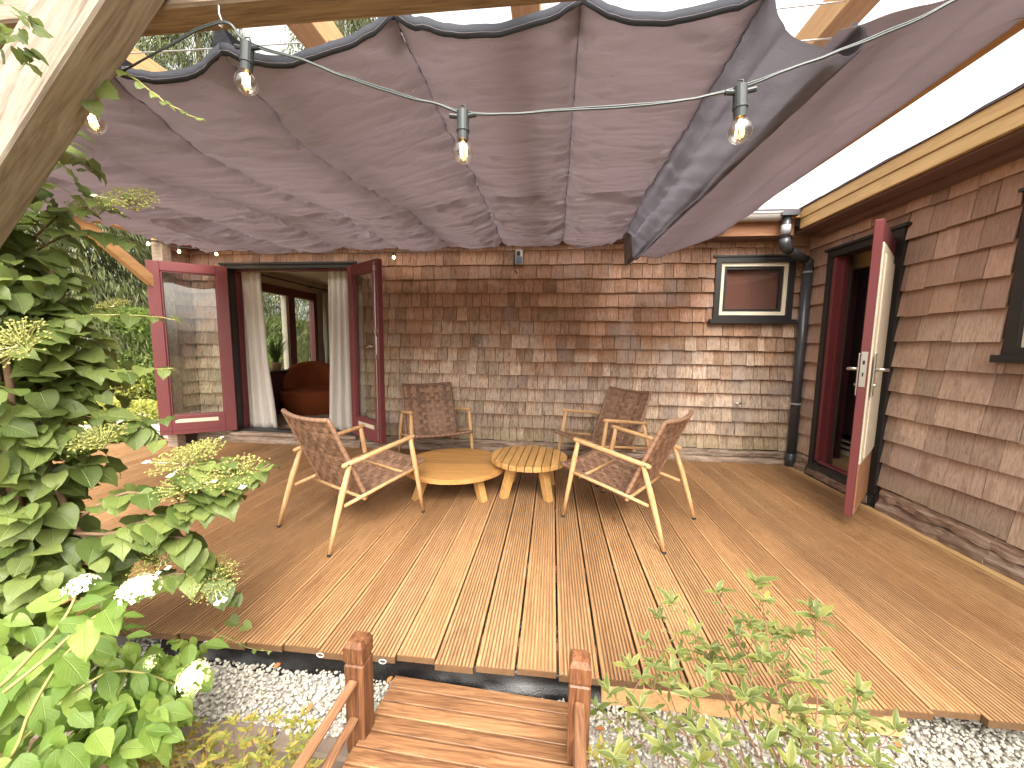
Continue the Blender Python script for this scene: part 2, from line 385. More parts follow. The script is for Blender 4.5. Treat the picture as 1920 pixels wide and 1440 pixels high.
M['bark'] = plain('hydrangea_bark', (.17,.10,.06), .9, var=.35, nscale=40, bump=.8)
M['stem'] = plain('green_stem', (.30,.28,.09), .6, var=.2)
M['redstem'] = plain('red_stem', (.22,.11,.065), .6, var=.2)
M['vine'] = leaf_mat('vine_leaf', (.085,.125,.030), (.15,.20,.052), (.26,.31,.085), (.28,.34,.14))
M['panic'] = leaf_mat('panicle_hydrangea_leaf', (.11,.19,.035), (.20,.30,.06), (.34,.44,.10), (.36,.42,.15), trans=.4)
M['varieg'] = leaf_mat('variegated_leaf', (.085,.12,.03), (.16,.20,.05), (.29,.28,.065), (.33,.36,.13), tips=(.34,.36,.16), rough=.35)
M['azal'] = leaf_mat('azalea_leaf', (.13,.16,.03), (.26,.27,.05), (.42,.28,.055), (.40,.35,.12))
M['lace'] = plain('lacecap_bud', (.27,.27,.075), .8, var=.4, nscale=60)
M['white_fl'] = plain('white_floret', (.80,.80,.58), .8, var=.06, nscale=60)
M['lime_fl'] = plain('lime_floret', (.66,.72,.33), .8, var=.1, nscale=60)

def gravel_mat():
    t = NT('gravel_stone'); r = t.attr('tone'); n = t.noise(t.pos(), 90, 3)
    c = t.ramp(r, [(.0, (.20,.185,.17)), (.10, (.30,.28,.25)), (.35, (.39,.365,.315)), (.75, (.45,.43,.37)), (1.0, (.54,.52,.45))])
    c = t.mix(t.math('MULTIPLY', n, .35), c, (.36,.31,.25)); return t.bsdf(c, .85, .25, nrm=t.bump(n, .3, .004))
M['gravel'] = gravel_mat()
def ground_mat():
    t = NT('garden_soil'); p = t.pos(); n = t.noise(p, 1.2, 5, .7); n2 = t.noise(p, 30, 4, .7)
    c = t.mix(n2, (.06,.035,.022), (.20,.13,.085)); c = t.mix(t.ramp(n, [(.45, 0.0), (.6, 1.0)]), c, (.09,.11,.03))
    return t.bsdf(c, .95, .1, nrm=t.bump(n2, .8, .02))
M['soil'] = ground_mat()
def foliage_mat(name, a, b, c_, trans=.3):
    t = NT(name); r = t.attr('tone'); c = t.ramp(r, [(0., a), (.5, b), (1., c_)]); return t.bsdf(c, .6, .25, trans=trans)
M['conifer'] = foliage_mat('conifer_spray', (.045,.055,.022), (.085,.10,.038), (.155,.165,.062))
M['hedge'] = foliage_mat('hedge_leaf', (.06,.10,.02), (.14,.21,.045), (.27,.35,.085))
M['lime'] = foliage_mat('golden_shrub_leaf', (.22,.26,.05), (.40,.42,.10), (.60,.58,.18))
M['grassy'] = foliage_mat('arching_grass', (.05,.08,.02), (.09,.14,.035), (.16,.22,.06))

exec_parts = []
def PX(px, py, X):
    d = RM @ np.array([px - 960, F, 720 - py]); t = X / d[0]
    return Vector((X, d[1]*t, CAMZ + d[2]*t))
def wblock(bm_list): return bm_list

# ================================================================== SETTING
GZ = -0.15; GG = -0.105
g = MB(); n_ = 0
g.add([(-60,-30,GZ-.03),(60,-30,GZ-.03),(60,90,GZ-.03),(-60,90,GZ-.03)], [(0,1,2,3)])
g.obj('ground', M['soil'], kind='structure')
t = NT('garden_path'); n = t.noise(t.pos(), 14, 4); M['path'] = t.bsdf(t.mix(n, (.34,.32,.29), (.52,.50,.46)), .9, .2)
g = MB(); g.add([(-9.5,4.6,GZ-.02),(-5.1,4.3,GZ-.02),(-5.1,5.6,GZ-.02),(-9.5,6.6,GZ-.02)], [(0,1,2,3)]); g.obj('garden_path', M['path'], kind='structure')
g = MB(); g.box((-5.2,3.90,GZ-.02), (-4.25,4.5,-.03)); g.obj('paving', M['path'], kind='structure')
t = NT('gravel_base'); n = t.noise(t.pos(), 70, 4); M['gravelbase'] = t.bsdf(t.mix(n, (.25,.23,.20), (.5,.47,.42)), .95, .2)
g = MB(); g.add([(-1.9,1.0,GG-.012),(3.0,1.0,GG-.012),(3.0,1.62,GG-.012),(-1.9,1.62,GG-.012)], [(0,1,2,3)]); g.obj('gravel_bed', M['gravelbase'], kind='structure')

def ico():
    p = (1+5**.5)/2
    v = np.array([(-1,p,0),(1,p,0),(-1,-p,0),(1,-p,0),(0,-1,p),(0,1,p),(0,-1,-p),(0,1,-p),(p,0,-1),(p,0,1),(-p,0,-1),(-p,0,1)], float)
    v /= np.linalg.norm(v[0])
    f = np.array([(0,11,5),(0,5,1),(0,1,7),(0,7,10),(0,10,11),(1,5,9),(5,11,4),(11,10,2),(10,7,6),(7,1,8),(3,9,4),(3,4,2),(3,2,6),(3,6,8),(3,8,9),(4,9,5),(2,4,11),(6,2,10),(8,6,7),(9,8,1)])
    return v, f
def stones(N, xr, yr, z, rmin, rmax, name, mat):
    iv, fc = ico(); rng = np.random.default_rng(3)
    c = np.stack([rng.uniform(*xr, N), rng.uniform(*yr, N), np.full(N, z)], 1)
    r = rmin + (rmax-rmin)*rng.random(N)**1.6
    c[:,2] += rng.uniform(0, .012, N) + r*.15
    sc = rng.uniform(.65, 1.25, (N,1,3)) * r[:,None,None]; sc[:,:,2] *= .75
    V = iv[None]*sc*(1+rng.uniform(-.18,.18,(N,12,1)))
    a = rng.uniform(0, 6.28, N); ca, sa = np.cos(a)[:,None], np.sin(a)[:,None]
    X = V[:,:,0]*ca - V[:,:,1]*sa; Y = V[:,:,0]*sa + V[:,:,1]*ca; tl = rng.uniform(-.4,.4,(N,1))
    V = np.stack([X, Y, V[:,:,2] + X*tl], 2) + c[:,None]
    Fc = (fc[None] + (np.arange(N)*12)[:,None,None]).reshape(-1,3)
    tone = np.repeat(rng.random(N), 12)
    return np_mesh(name, V.reshape(-1,3), Fc, mat, {'tone': tone})
o = bpy.data.objects.new('gravel', stones(24000, (-1.75,2.7), (1.015,1.60), GG-.006, .0045, .0100, 'gravel', M['gravel'])); link(o)
tag(o, 'pale grey and cream gravel strip along the front edge of the deck', 'gravel', kind='stuff')

# ---------------------------------------------------------------- kerb
kerb = empty('stone_edging', (-1.0,1.0,GZ), label='brown concrete edging blocks between the gravel strip and the planting bed', cat='garden edging')
x = -1.75; k = 0
while x < 1.9:
    L = random.uniform(.20,.30); b = MB(); b.bbox((0,-.035,0), (L-.008,.03,.115+random.uniform(-.006,.006)), .008)
    bo = b.obj('stone', M['stonek'], kerb); bo.location = (x+1.0, -.005+random.uniform(-.006,.006), -.06); bo.rotation_euler = (random.uniform(-.04,.04), 0, random.uniform(-.03,.03)); x += L

# ---------------------------------------------------------------- deck
deck = empty('deck', (-1.3,2.6,0), label='ribbed brown hardwood deck of long boards running towards the shingled house', cat='deck')
def board_mesh(w, y0, y1, grooves=True, th=.027):
    pts = []; ng = 9; d = .0036
    if grooves:
        m = .0095; pitch = (w-2*m)/ng
        pts.append((0,-.002)); pts.append((.002,0))
        for i in range(ng):
            a = m + i*pitch + pitch*.30; bq = m + i*pitch + pitch*.78
            pts += [(a,0),(a+.0012,-d),(bq-.0012,-d),(bq,0)]
        pts += [(w-.002,0),(w,-.002)]
    else: pts = [(0,-.003),(.003,0),(w-.003,0),(w,-.003)]
    n = len(pts); b = MB()
    ny = 4; vs = []
    for j in range(ny+1):
        y = y0 + (y1-y0)*j/ny
        vs += [(px, y, pz) for px, pz in pts]
    vs2 = [(0,y0,-th),(w,y0,-th),(0,y1,-th),(w,y1,-th)]
    fs = [(j*n+i, j*n+i+1, (j+1)*n+i+1, (j+1)*n+i) for j in range(ny) for i in range(n-1)]
    B = (ny+1)*n
    fs.append(tuple(range(n))[::-1] + (B, B+1)); fs.append(tuple(ny*n+i for i in range(n)) + (B+3, B+2))
    fs.append((B, B+2) + tuple(j*n for j in range(ny,-1,-1))); fs.append((B+1,) + tuple(j*n+n-1 for j in range(ny+1)) + (B+3,)); fs.append((B,B+1,B+3,B+2))
    b.add(vs + vs2, fs); return b.mesh('board', M['deck'])
bm_cache = {}
for i in range(-34, 15):
    gap = .009 if -3 <= i <= 3 else (.005 if abs(i) < 9 else .004)
    key = (gap, i % 3) if i < 14 else ('last',)
    if key not in bm_cache: bm_cache[key] = board_mesh(.15-gap, -.012+.008*(i%3), 2.70) if i < 14 else board_mesh(.158, 0, 2.70)
    bo = bpy.data.objects.new('board', bm_cache[key]); link(bo, deck)
    bo.location = (.045 + .15*i + gap/2 + 1.3, 1.24-2.6 + random.uniform(-.004,.004), random.uniform(-.0012,.0012))
b = MB(); b.bbox((0,0,0),(.105,2.7,.027)); bo = b.obj('board', M['fascia'], deck); bo.location = (2.305-.045+1.3, 1.24-2.6, -.0275)
for yy in (1.37, 1.9, 2.6, 3.3, 3.8):
    b = MB(); b.box((-5.0,yy,-.10),(2.3,yy+.045,-.030)); bo = b.obj('joist', M['eaves'], deck); bo.location = (1.3,-2.6,0)
b = MB(); b.bbox((.20,1.236,-.105),(1.175,1.27,-.030)); bo = b.obj('edge_plank', M['larch'], deck); bo.location = (1.3,-2.6,0)
t = NT('grey_clip'); M['clip'] = t.bsdf((.5,.5,.5), .4, .5)
for cx in (-1.315, -.845, -.665, -.60, ):
    b = MB(); b.tube([(cx+1.3+.014*math.cos(a), 1.226-2.6, -.016+.008*math.sin(a)) for a in np.linspace(0,6.28,13)], .0022, 5, False); b.obj('end_tag', M['clip'], deck)

# weed membrane sagging under the front edge
b = MB(); nx, nz = 90, 8; vs = []
for i in range(nx+1):
    for j in range(nz+1):
        x = -1.55 + i/nx*1.95; s = j/nz
        d = noise.noise(Vector((x*7, s*2, 3)))*.028*s + noise.noise(Vector((x*22, s*5, 8)))*.010*s
        vs.append((x, 1.262 - .05*s**2 + d - .03*max(0, 1-abs(x+.2)/.45)*s, -.028 - .115*s + noise.noise(Vector((x*9,s*3,1)))*.012*s))
b.add(vs, [(i*(nz+1)+j, (i+1)*(nz+1)+j, (i+1)*(nz+1)+j+1, i*(nz+1)+j+1) for i in range(nx) for j in range(nz)])
o = b.obj('weed_membrane', M['membrane'], smooth=True); tag(o, 'crumpled black weed membrane hanging under the front edge of the deck', 'membrane')
sm = o.modifiers.new('s', 'SOLIDIFY'); sm.thickness = .002

# ================================================================== HOUSE
WY, WX = 3.965, 2.40
house = empty('shingled_house', (-1.0,WY,0), label='low cottage clad in weathered cedar shingles round two sides of the deck', cat='house')
HO = Vector((-1.0, WY, 0))
def hp(b, name, mat, parent=None, smooth=False, label=None, shift=True):
    """link a world-space mesh as a part of the house"""
    if parent is None:
        b.v = [(v[0]-HO.x, v[1]-HO.y, v[2]-HO.z) for v in b.v] if shift else b.v; o = b.obj(name, mat, house, smooth)
    else:
        b.v = [(v[0]-HO.x, v[1]-HO.y, v[2]-HO.z) for v in b.v] if shift else b.v; o = b.obj(name, mat, parent, smooth)
    if label: o['label'] = label
    return o
# wall sheathing
b = MB()
b.box((-4.20,WY,.0), (-3.66,WY+.12,2.30)); b.box((-3.66,WY,1.99),(-2.14,WY+.12,2.30)); b.box((-3.66,WY,-.1),(-2.14,WY+.12,.105))
b.box((-2.14,WY,-.1),(1.59,WY+.12,2.30)); b.box((1.59,WY,-.1),(2.24,WY+.12,1.45)); b.box((1.59,WY,1.99),(2.24,WY+.12,2.30)); b.box((2.24,WY,-.1),(2.52,WY+.12,2.30))
b.box((-4.20,3.74,0),(-4.09,WY,2.25))
wall_b = hp(b, 'wall', M['sheath'], label='back wall of small square shingles with the double doors')
DY0, DY1 = 3.01, 3.585
b = MB()
b.box((WX,DY1,-.1),(WX+.12,WY,2.30)); b.box((WX,DY0,1.95),(WX+.12,DY1,2.30)); b.box((WX,DY0,-.1),(WX+.12,DY1,.10))
b.box((WX,2.235,-.1),(WX+.12,DY0,2.30)); b.box((WX,1.3,-.1),(WX+.12,2.235,1.16)); b.box((WX,1.3,1.93),(WX+.12,2.235,2.30)); b.box((WX,-1.5,-.1),(WX+.12,1.3,2.30))
wall_r = hp(b, 'wall', M['sheath'], label='right-hand wall of wide shingles with the single door')

SH = []   # (size on picture, wall, verts, faces, tone, v, side)
def course(wall, o3, ud, nd, u0, u1, z0, sp, holes, wr, zt_max=2.28, side=0.0):
    segs = [(u0, u1, z0, z0+sp)]
    for (h0, h1, ha, hb) in holes:
        out = []
        for (a, c, zb, zt) in segs:
            if c <= h0 or a >= h1 or zt <= ha or zb >= hb: out.append((a, c, zb, zt)); continue
            if a < h0: out.append((a, h0, zb, zt))
            if c > h1: out.append((h1, c, zb, zt))
            if zb < ha - .015: out.append((max(a,h0), min(c,h1), zb, ha))
            if zt > hb + .015: out.append((max(a,h0), min(c,h1), hb, zt))
        segs = out
    for (a, c, zb, zt) in segs:
        u = a - (random.uniform(0, .06) if a == u0 else 0)
        while u < c - .012:
            w = random.choice([random.uniform(*wr), random.uniform(wr[0], (wr[0]+wr[1])/2)])
            e = min(u + w, c)
            if c - e < .035: e = c
            ua = max(u, a)
            g_ = random.uniform(.003,.0065); dz = random.uniform(-.006,.004) if zb == z0 else 0; d0 = random.uniform(.017,.026); th = .010
            full = abs(zt - (z0+sp)) < 1e-6
            top = min(zt + (.012 if full else 0), zt_max)
            fr = (top - z0)/sp
            d1 = d0 + (.003 - d0)*fr
            sk = random.uniform(-.0015,.0015)
            def Q(uu, n, z): return (o3[0]+ud[0]*uu+nd[0]*n, o3[1]+ud[1]*uu+nd[1]*n, z)
            vs = [Q(ua+g_/2, d0, zb+dz), Q(e-g_/2, d0+sk, zb+dz), Q(e-g_/2, d1, top), Q(ua+g_/2, d1, top),
                  Q(ua+g_/2, d0-th, zb+dz), Q(e-g_/2, d0-th, zb+dz), Q(e-g_/2, -.001, top), Q(ua+g_/2, -.001, top)]
            fs = [(0,1,2,3),(0,4,5,1),(1,5,6,2),(0,3,7,4)]
            if nd[0]*1.0 < -.5 or nd[1] > .5: pass
            vv = [ (q[2]-z0)/sp for q in vs ]
            cx = sum(q[0] for q in vs)/8; cy = sum(q[1] for q in vs)/8; cz = (zb+top)/2
            dd = math.sqrt(cx*cx+cy*cy+(cz-CAMZ)**2); nn = abs(nd[0]*cx+nd[1]*cy)/dd
            rel = RM.T @ np.array([cx, cy, cz-CAMZ]); inview = rel[1] > .1 and abs(rel[0]/rel[1]) < 1.38 and cz < 2.12
            sz = (e-ua)*(top-zb)*nn/dd/dd if inview else 0
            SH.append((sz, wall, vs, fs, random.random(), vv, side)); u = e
    return
n_c = 16
for k in range(n_c):
    z0 = .135 + .1412*k + (.0)
    if z0 > 2.2: break
    hl = [(-3.66,-2.14,.0,1.985), (1.560,2.271,1.420,2.016)]
    course(wall_b, (0,WY,0), (1,0,0), (0,-1,0), -4.09, WX, z0, .1412, hl, (.07,.20), side=0)
    course(wall_b, (-4.09,0,0), (0,1,0), (1,0,0), 3.74, WY-.02, z0, .1412, [], (.1,.12))
    course(wall_b, (0,3.74,0), (1,0,0), (0,-1,0), -4.21, -4.07, z0, .1412, [], (.2,.3))
for k in range(14):
    z0 = .168 + .1735*k
    if z0 > 2.2: break
    course(wall_r, (WX,0,0), (0,1,0), (-1,0,0), .3, WY-.02, z0, .1735, [(DY0-.075,DY1+.075,0,2.0),(1.25,2.30,1.115,1.975)], (.10,.30), side=1)
SH.sort(key=lambda s: -s[0])
for i, (sz, wall, vs, fs, tone, vv, side) in enumerate(SH[:300]):
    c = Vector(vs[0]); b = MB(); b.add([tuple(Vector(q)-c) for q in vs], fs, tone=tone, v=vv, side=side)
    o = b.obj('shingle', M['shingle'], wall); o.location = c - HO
for wall in (wall_b, wall_r):
    b = MB()
    for (sz, w2, vs, fs, tone, vv, side) in SH[300:]:
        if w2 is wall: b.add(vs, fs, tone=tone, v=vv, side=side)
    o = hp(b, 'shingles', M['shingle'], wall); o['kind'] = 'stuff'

# sills / base boards
b = MB(); rr = random.Random(4)
def rough_plank(b, p0, p1, h, d, ax):
    n = 40; vs = []
    for i in range(n+1):
        s = i/n; x = p0[0]+(p1[0]-p0[0])*s; y = p0[1]+(p1[1]-p0[1])*s
        j = lambda k: noise.noise(Vector((s*9+k, k*3.3, p0[0])))*.013
        for (dd, hh) in ((0,0),(d,0),(d,h*.55),(d*.62,h*.8),(d*.5,h),(0,h)):
            q = j(dd*50+hh*30)
            if ax == 'x': vs.append((x, y-dd+q, p0[2]+hh+q*.8))
            else: vs.append((x-dd+q, y, p0[2]+hh+q*.8))
    m = 6
    fs = [(i*m+k, (i+1)*m+k, (i+1)*m+(k+1)%m, i*m+(k+1)%m) for i in range(n) for k in range(m)] + [tuple(range(m)), tuple(n*m+k for k in range(m))[::-1]]
    b.add(vs, fs)
for a, c in ((-4.1,-3.6),(-2.2,-.9),(-.9,.35),(.35,1.6),(1.6,2.38)):
    b = MB(); rough_plank(b, (a,WY,.062), (c,WY,.062), .062, .03, 'x'); hp(b, 'sill_board', M['rot'])
    b = MB(); rough_plank(b, (a,WY,-.03), (c,WY,-.03), .085, .05, 'x'); hp(b, 'base_board', M['rot'])
for a, c in ((.2,1.3),(1.3,2.2),(2.2,2.90),(3.66,3.93)):
    b = MB(); rough_plank(b, (WX,a,.085), (WX,c,.085), .075, .03, 'y'); hp(b, 'sill_board', M['roty'])
    b = MB(); rough_plank(b, (WX,a,-.03), (WX,c,-.03), .11, .05, 'y'); hp(b, 'base_board', M['roty'])

# french door frame
def doorframe(b, x0, x1, z0, z1, w, y0, y1):
    b.box((x0-w,y0,z0),(x0,y1,z1+w)); b.box((x1,y0,z0),(x1+w,y1,z1+w)); b.box((x0,y0,z1),(x1,y1,z1+w))
b = MB(); doorframe(b, -3.60,-2.20,.10,1.955,.045, WY-.03, WY+.05); fr = hp(b, 'door_frame', M['black'])
b = MB(); doorframe(b, -3.59,-2.21,.12,1.945,.012, WY+.053, WY+.13); hp(b, 'inner_frame', M['maroon'], fr)
b = MB(); b.box((-3.70,WY-.05,1.995),(-2.10,WY+.03,2.015)); hp(b, 'drip_cap', M['black'], fr)
b = MB(); b.bbox((-3.66,WY-.09,.085),(-2.14,WY+.14,.118),.004); hp(b, 'door_step', M['rot'])
b = MB(); b.bbox((-3.66,WY-.02,.119),(-2.14,WY+.10,.142),.004); hp(b, 'threshold', M['black'])
b = MB(); rough_plank(b, (-4.35,WY-.05,-.01),(-2.1,WY-.05,-.01),.085,.03,'x'); hp(b, 'base_board', M['rot'])

def leaf_door(name, hinge, free, z0, z1, th, side):
    """glazed door leaf; side = +1 puts its outside on the left of hinge->free"""
    h = Vector((hinge[0],hinge[1],0)); e = Vector((free[0],free[1],0)); w = (e-h).length; ux = (e-h)/w; ny = Vector((-ux.y,ux.x,0))*side
    T = Matrix(((ux.x,ny.x,0,h.x-HO.x),(ux.y,ny.y,0,h.y-HO.y),(0,0,1,0),(0,0,0,1)))
    st, tr, br = .105, .095, .205
    b = MB()
    b.bbox((0,0,z0),(st,th,z1),.004,T); b.bbox((w-st,0,z0),(w,th,z1),.004,T); b.bbox((st,.001,z1-tr),(w-st,th-.001,z1),.003,T); b.bbox((st,.001,z0),(w-st,th-.001,z0+br),.003,T)
    for (a, c) in (((st,th*.25,z0+br),(st+.014,th*.8,z1-tr)), ((w-st-.014,th*.25,z0+br),(w-st,th*.8,z1-tr)), ((st,th*.25,z1-tr-.014),(w-st,th*.8,z1-tr)), ((st,th*.25,z0+br),(w-st,th*.8,z0+br+.014))): b.box(a,c,T)
    d = b.obj(name, M['maroon'], house)
    b = MB(); b.box((st,th*.45,z0+br),(w-st,th*.55,z1-tr),T); b.obj('pane', M['glass'], d)
    b = MB()
    for yy in (-.0035, th-.0015):
        b.box((st+.06,yy,z0+.128),(w-st-.03,yy+.005,z0+.168),T)
    b.obj('vent_strip', M['cream'], d)
    b = MB(); b.box((st-.06,th,z0+.05),(w-.02,th+.006,z0+.062),T); b.obj('weather_bar', M['maroon'], d)
    return d, T, w
dl, TL, wl_ = leaf_door('french_door', (-3.595,3.925), (-4.144,3.541), .145, 1.965, .05, 1)
dr, TR, wr_ = leaf_door('french_door', (-2.205,3.925), (-1.688,3.543), .145, 1.962, .055, 1)
dl['label'] = 'open glazed door folded back to the left'; dr['label'] = 'open glazed door seen edge-on to the right'
# espagnolette and handle on the right-hand leaf (inner face looks to the left)
b = MB()
for yy in (-.012,):
    b.tube([TR @ Vector((wr_-.03,yy,.18)), TR @ Vector((wr_-.03,yy,1.93))], .005, 6)
    for zz in (.30,.62,1.0,1.25,1.85): b.box((wr_-.042,yy-.009,zz),(wr_-.018,yy+.012,zz+.045),TR)
b.obj('bolt_rod', M['steel'], dr)
b = MB(); b.bbox((wr_-.050,-.012,1.0),(wr_-.022,-.001,1.22),.003,TR)
b.tube([TR @ Vector(q) for q in ((wr_-.035,-.01,1.12),(wr_-.035,-.05,1.12),(wr_-.07,-.058,1.125),(wr_-.14,-.055,1.11))], .008, 8)
b.obj('handle', M['steel'], dr)

# ------------------------------------------------ single door in the right wall
b = MB()
b.box((WX-.035,DY0-.075,.10),(WX+.03,DY0-.02,1.99)); b.box((WX-.035,DY1+.02,.10),(WX+.03,DY1+.075,1.99)); b.box((WX-.05,DY0-.10,1.99),(WX+.03,DY1+.10,2.012)); b.box((WX-.035,DY0-.02,1.935),(WX+.03,DY1+.02,1.989))
fr2 = hp(b, 'door_frame', M['black'])
b = MB(); b.box((WX-.02,DY1-.02,.15),(WX+.08,DY1+.018,1.93)); b.box((WX+.03,DY1-.035,.15),(WX+.05,DY1-.021,1.93)); b.box((WX-.02,DY0-.018,.15),(WX+.08,DY0+.02,1.93)); b.box((WX-.01,DY0+.02,.135),(WX+.02,DY1-.02,.158))
hp(b, 'inner_frame', M['maroon'], fr2)
b = MB(); rough_plank(b, (WX,DY0-.05,-.02),(WX,DY1+.08,-.02),.15,.055,'y'); hp(b, 'door_step', M['black'])
b = MB(); rough_plank(b, (WX-.056,DY0-.05,.02),(WX-.056,DY1+.04,.02),.055,.006,'y'); hp(b, 'door_step', M['roty'])
# hinge (2.365,2.95) -> free edge (1.872,2.479)
h = Vector((2.362,3.02,0)); e = Vector((1.944,2.575,0)); w = (e-h).length; ux = (e-h)/w; ny = Vector((-ux.y,ux.x,0))   # ny points to the wall side
T = Matrix(((ux.x,ny.x,0,h.x-HO.x),(ux.y,ny.y,0,h.y-HO.y),(0,0,1,0),(0,0,0,1)))
b = MB(); b.bbox((0,-.030,.075),(w,.013,1.935),.003,T); d2 = b.obj('door', M['maroon'], house); d2['label'] = 'single maroon door standing open, cream panelling on its outer face'
b = MB(); b.bbox((.02,.0132,.42),(w-.012,.024,1.80),.003,T); b.bbox((.06,.0242,.45),(w-.075,.034,1.74),.004,T)
b.obj('outer_panel', M['cream'], d2)
b = MB(); b.bbox((.02,.0132,.09),(w-.006,.021,.417),.002,T); b.obj('kick_board', M['eaves'], d2)
b = MB(); b.box((w-.001,-.024,.92),(w+.0025,.006,1.14),T); b.bbox((w-.065,.034,.86),(w-.022,.043,1.13),.003,T); b.bbox((w-.065,-.041,.86),(w-.022,-.0305,1.13),.003,T)
lk = b.obj('lock_plate', M['steel'], d2)
b = MB(); b.box((w+.0026,-.015,1.06),(w+.004,-.004,1.085),T); b.box((w+.0026,-.013,.985),(w+.004,-.006,1.01),T); b.obj('latch', M['black'], d2)
for s in (1,-1):
    b = MB(); y0 = .034 if s > 0 else -.031
    b.tube([T @ Vector(q) for q in ((w-.043,y0,1.03),(w-.043,y0+s*.045,1.03),(w-.052,y0+s*.056,1.03),(w-.10,y0+s*.058,1.028),(w-.165,y0+s*.052,1.024))], [.011,.010,.0105,.0105,.009], 10)
    b.tube([T @ Vector(q) for q in ((w-.043,y0,.93),(w-.043,y0+s*.02,.93))], [.010,.009], 8)
    b.obj('handle', M['steel'], d2, True)
# room behind the single door
b = MB(); b.box((WX+.12,2.2,.08),(3.9,4.6,.145)); hp(b, 'interior_floor', M['floorwood'])
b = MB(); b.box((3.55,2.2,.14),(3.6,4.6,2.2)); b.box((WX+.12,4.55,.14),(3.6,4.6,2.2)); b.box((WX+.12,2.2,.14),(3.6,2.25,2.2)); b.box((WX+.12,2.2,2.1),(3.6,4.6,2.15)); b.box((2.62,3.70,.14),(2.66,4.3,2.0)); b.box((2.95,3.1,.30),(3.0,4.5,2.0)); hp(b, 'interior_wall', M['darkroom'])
b = MB(); b.box((WX+.205,DY0+.1,1.85),(WX+.245,4.1,1.97)); hp(b, 'lintel', M['fascia'])
b = MB(); b.box((2.80,3.05,.146),(2.83,4.4,.185)); b.box((2.86,3.05,.19),(2.94,4.4,.20)); b.box((2.90,3.05,.235),(2.94,4.4,.25)); hp(b, 'skirting', M['cream'])

# ------------------------------------------------ windows
def window(T, w, h, depth, kind, ww=.035):
    """T maps (u along wall, n outwards, z)"""
    b = MB(); c = .052
    b.box((-c,-.02,-c),(0,.030,h+c),T); b.box((w,-.02,-c),(w+c,.030,h+c),T); b.box((0,-.02,h),(w,.030,h+c),T)
    b.box((-c-.035,-.02,-c-.028),(w+c+.035,.055,-c+.012),T); b.box((-c-.03,-.02,h+c),(w+c+.03,.042,h+c+.016),T); b.box((0,-.02,-c+.012),(w,.030,0),T)
    o = b.obj('window', M['black'], house)
    b = MB(); s = ww
    b.bbox((.001,-.03,0),(s,.012,h),.002,T); b.bbox((w-s,-.03,0),(w-.001,.012,h),.002,T); b.bbox((s,-.03,0),(w-s,.011,s),.002,T); b.bbox((s,-.03,h-s),(w-s,.011,h),.002,T); b.obj('sash', M['cream'], o)
    b = MB(); q = s+.026
    b.box((s,-.03,s),(q,-.002,h-s),T); b.box((w-q,-.03,s),(w-s,-.002,h-s),T); b.box((q,-.03,s),(w-q,-.002,q),T); b.box((q,-.03,h-q),(w-q,-.002,h-s),T); b.obj('glazing_bead', M['black'], o)
    b = MB(); b.box((q,-.022,q),(w-q,-.017,h-q),T); b.obj('pane', M['glassdark'], o)
    b = MB(); b.box((.004,-.06,.004),(w-.004,-.055,h-.004),T); b.obj('blind', M['blind'], o)
    return o
Tb = Matrix(((1,0,0,1.608-HO.x),(0,-1,0,WY-HO.y),(0,0,1,1.468),(0,0,0,1)))
w1 = window(Tb, .615, .50, 0, 0); w1['label'] = 'small back-wall window beside the downpipe'
Tr = Matrix(((0,-1,0,WX-HO.x),(-1,0,0,2.215-HO.y),(0,0,1,1.175),(0,0,0,1)))
w2 = window(Tr, .90, .74, 0, 0, .055); w2['label'] = 'right-wall window cut by the edge of the view'

# ------------------------------------------------ eaves, gutter, roof
b = MB(); b.bbox((2.150,-1.5,2.205),(2.178,3.72,2.290),.003); hp(b, 'fascia_board', M['fascia'])
b = MB(); b.bbox((2.140,-1.5,2.2915),(2.176,3.72,2.372),.003); hp(b, 'fascia_board', M['fascia'])
b = MB(); b.box((2.179,-1.5,2.190),(2.47,3.8,2.203)); b.box((2.31,-1.5,2.150),(2.395,3.8,2.189)); hp(b, 'soffit', M['soffit'])
b = MB(); b.box((-4.3,3.78,2.17),(2.14,3.805,2.30)); hp(b, 'fascia_board', M['eaves']); 
b = MB(); b.box((-4.3,3.806,2.16),(2.178,WY+.02,2.172)); hp(b, 'soffit', M['soffit'])
b = MB(); b.bbox((1.94,3.70,2.30),(2.138,3.775,2.372),.003); hp(b, 'fascia_board', M['fascia'])
def gutter_mesh(x0, x1, y, z, r):
    b = MB(); n = 14; vs = []; prof = []
    for k in range(n+1):
        a = math.pi + math.pi*k/n; prof.append((r*math.cos(a), r*math.sin(a)))
    prof = [(-r-.008, .006), (-r-.008, -.006)] + prof + [(r, .006)]
    inner = [(p[0]*.94, p[1]*.94+.001) for p in prof][::-1]
    pr = prof + inner; m = len(pr)
    for X in (x0, x1): vs += [(X, y+p[0], z+p[1]) for p in pr]
    fs = [(k, (k+1)%m, m+(k+1)%m, m+k) for k in range(m)] + [tuple(range(m))[::-1], tuple(m+k for k in range(m))]
    b.add(vs, fs); return b
hp(gutter_mesh(-4.3, 1.97, 3.715, 2.335, .058), 'gutter', M['gutter'], smooth=False)
b = MB(); pts = [(2.025,3.70,2.33),(2.025,3.70,2.10)]
b.tube(pts, .036, 14); 
dp = hp(b, 'downpipe', M['pvc'], smooth=True)
b = MB(); b.tube([(2.025,3.70,2.12),(2.03,3.70,2.075),(2.05,3.715,2.045),(2.09,3.74,2.025)], [.043,.045,.045,.042], 14); b.tube([(2.06,3.722,2.04),(2.335,3.875,1.96)], .037, 14); b.tube([(2.31,3.862,1.968),(2.345,3.88,1.95),(2.35,3.882,1.90)], [.04,.043,.042], 14); hp(b, 'elbow', M['pvc'], dp, True)
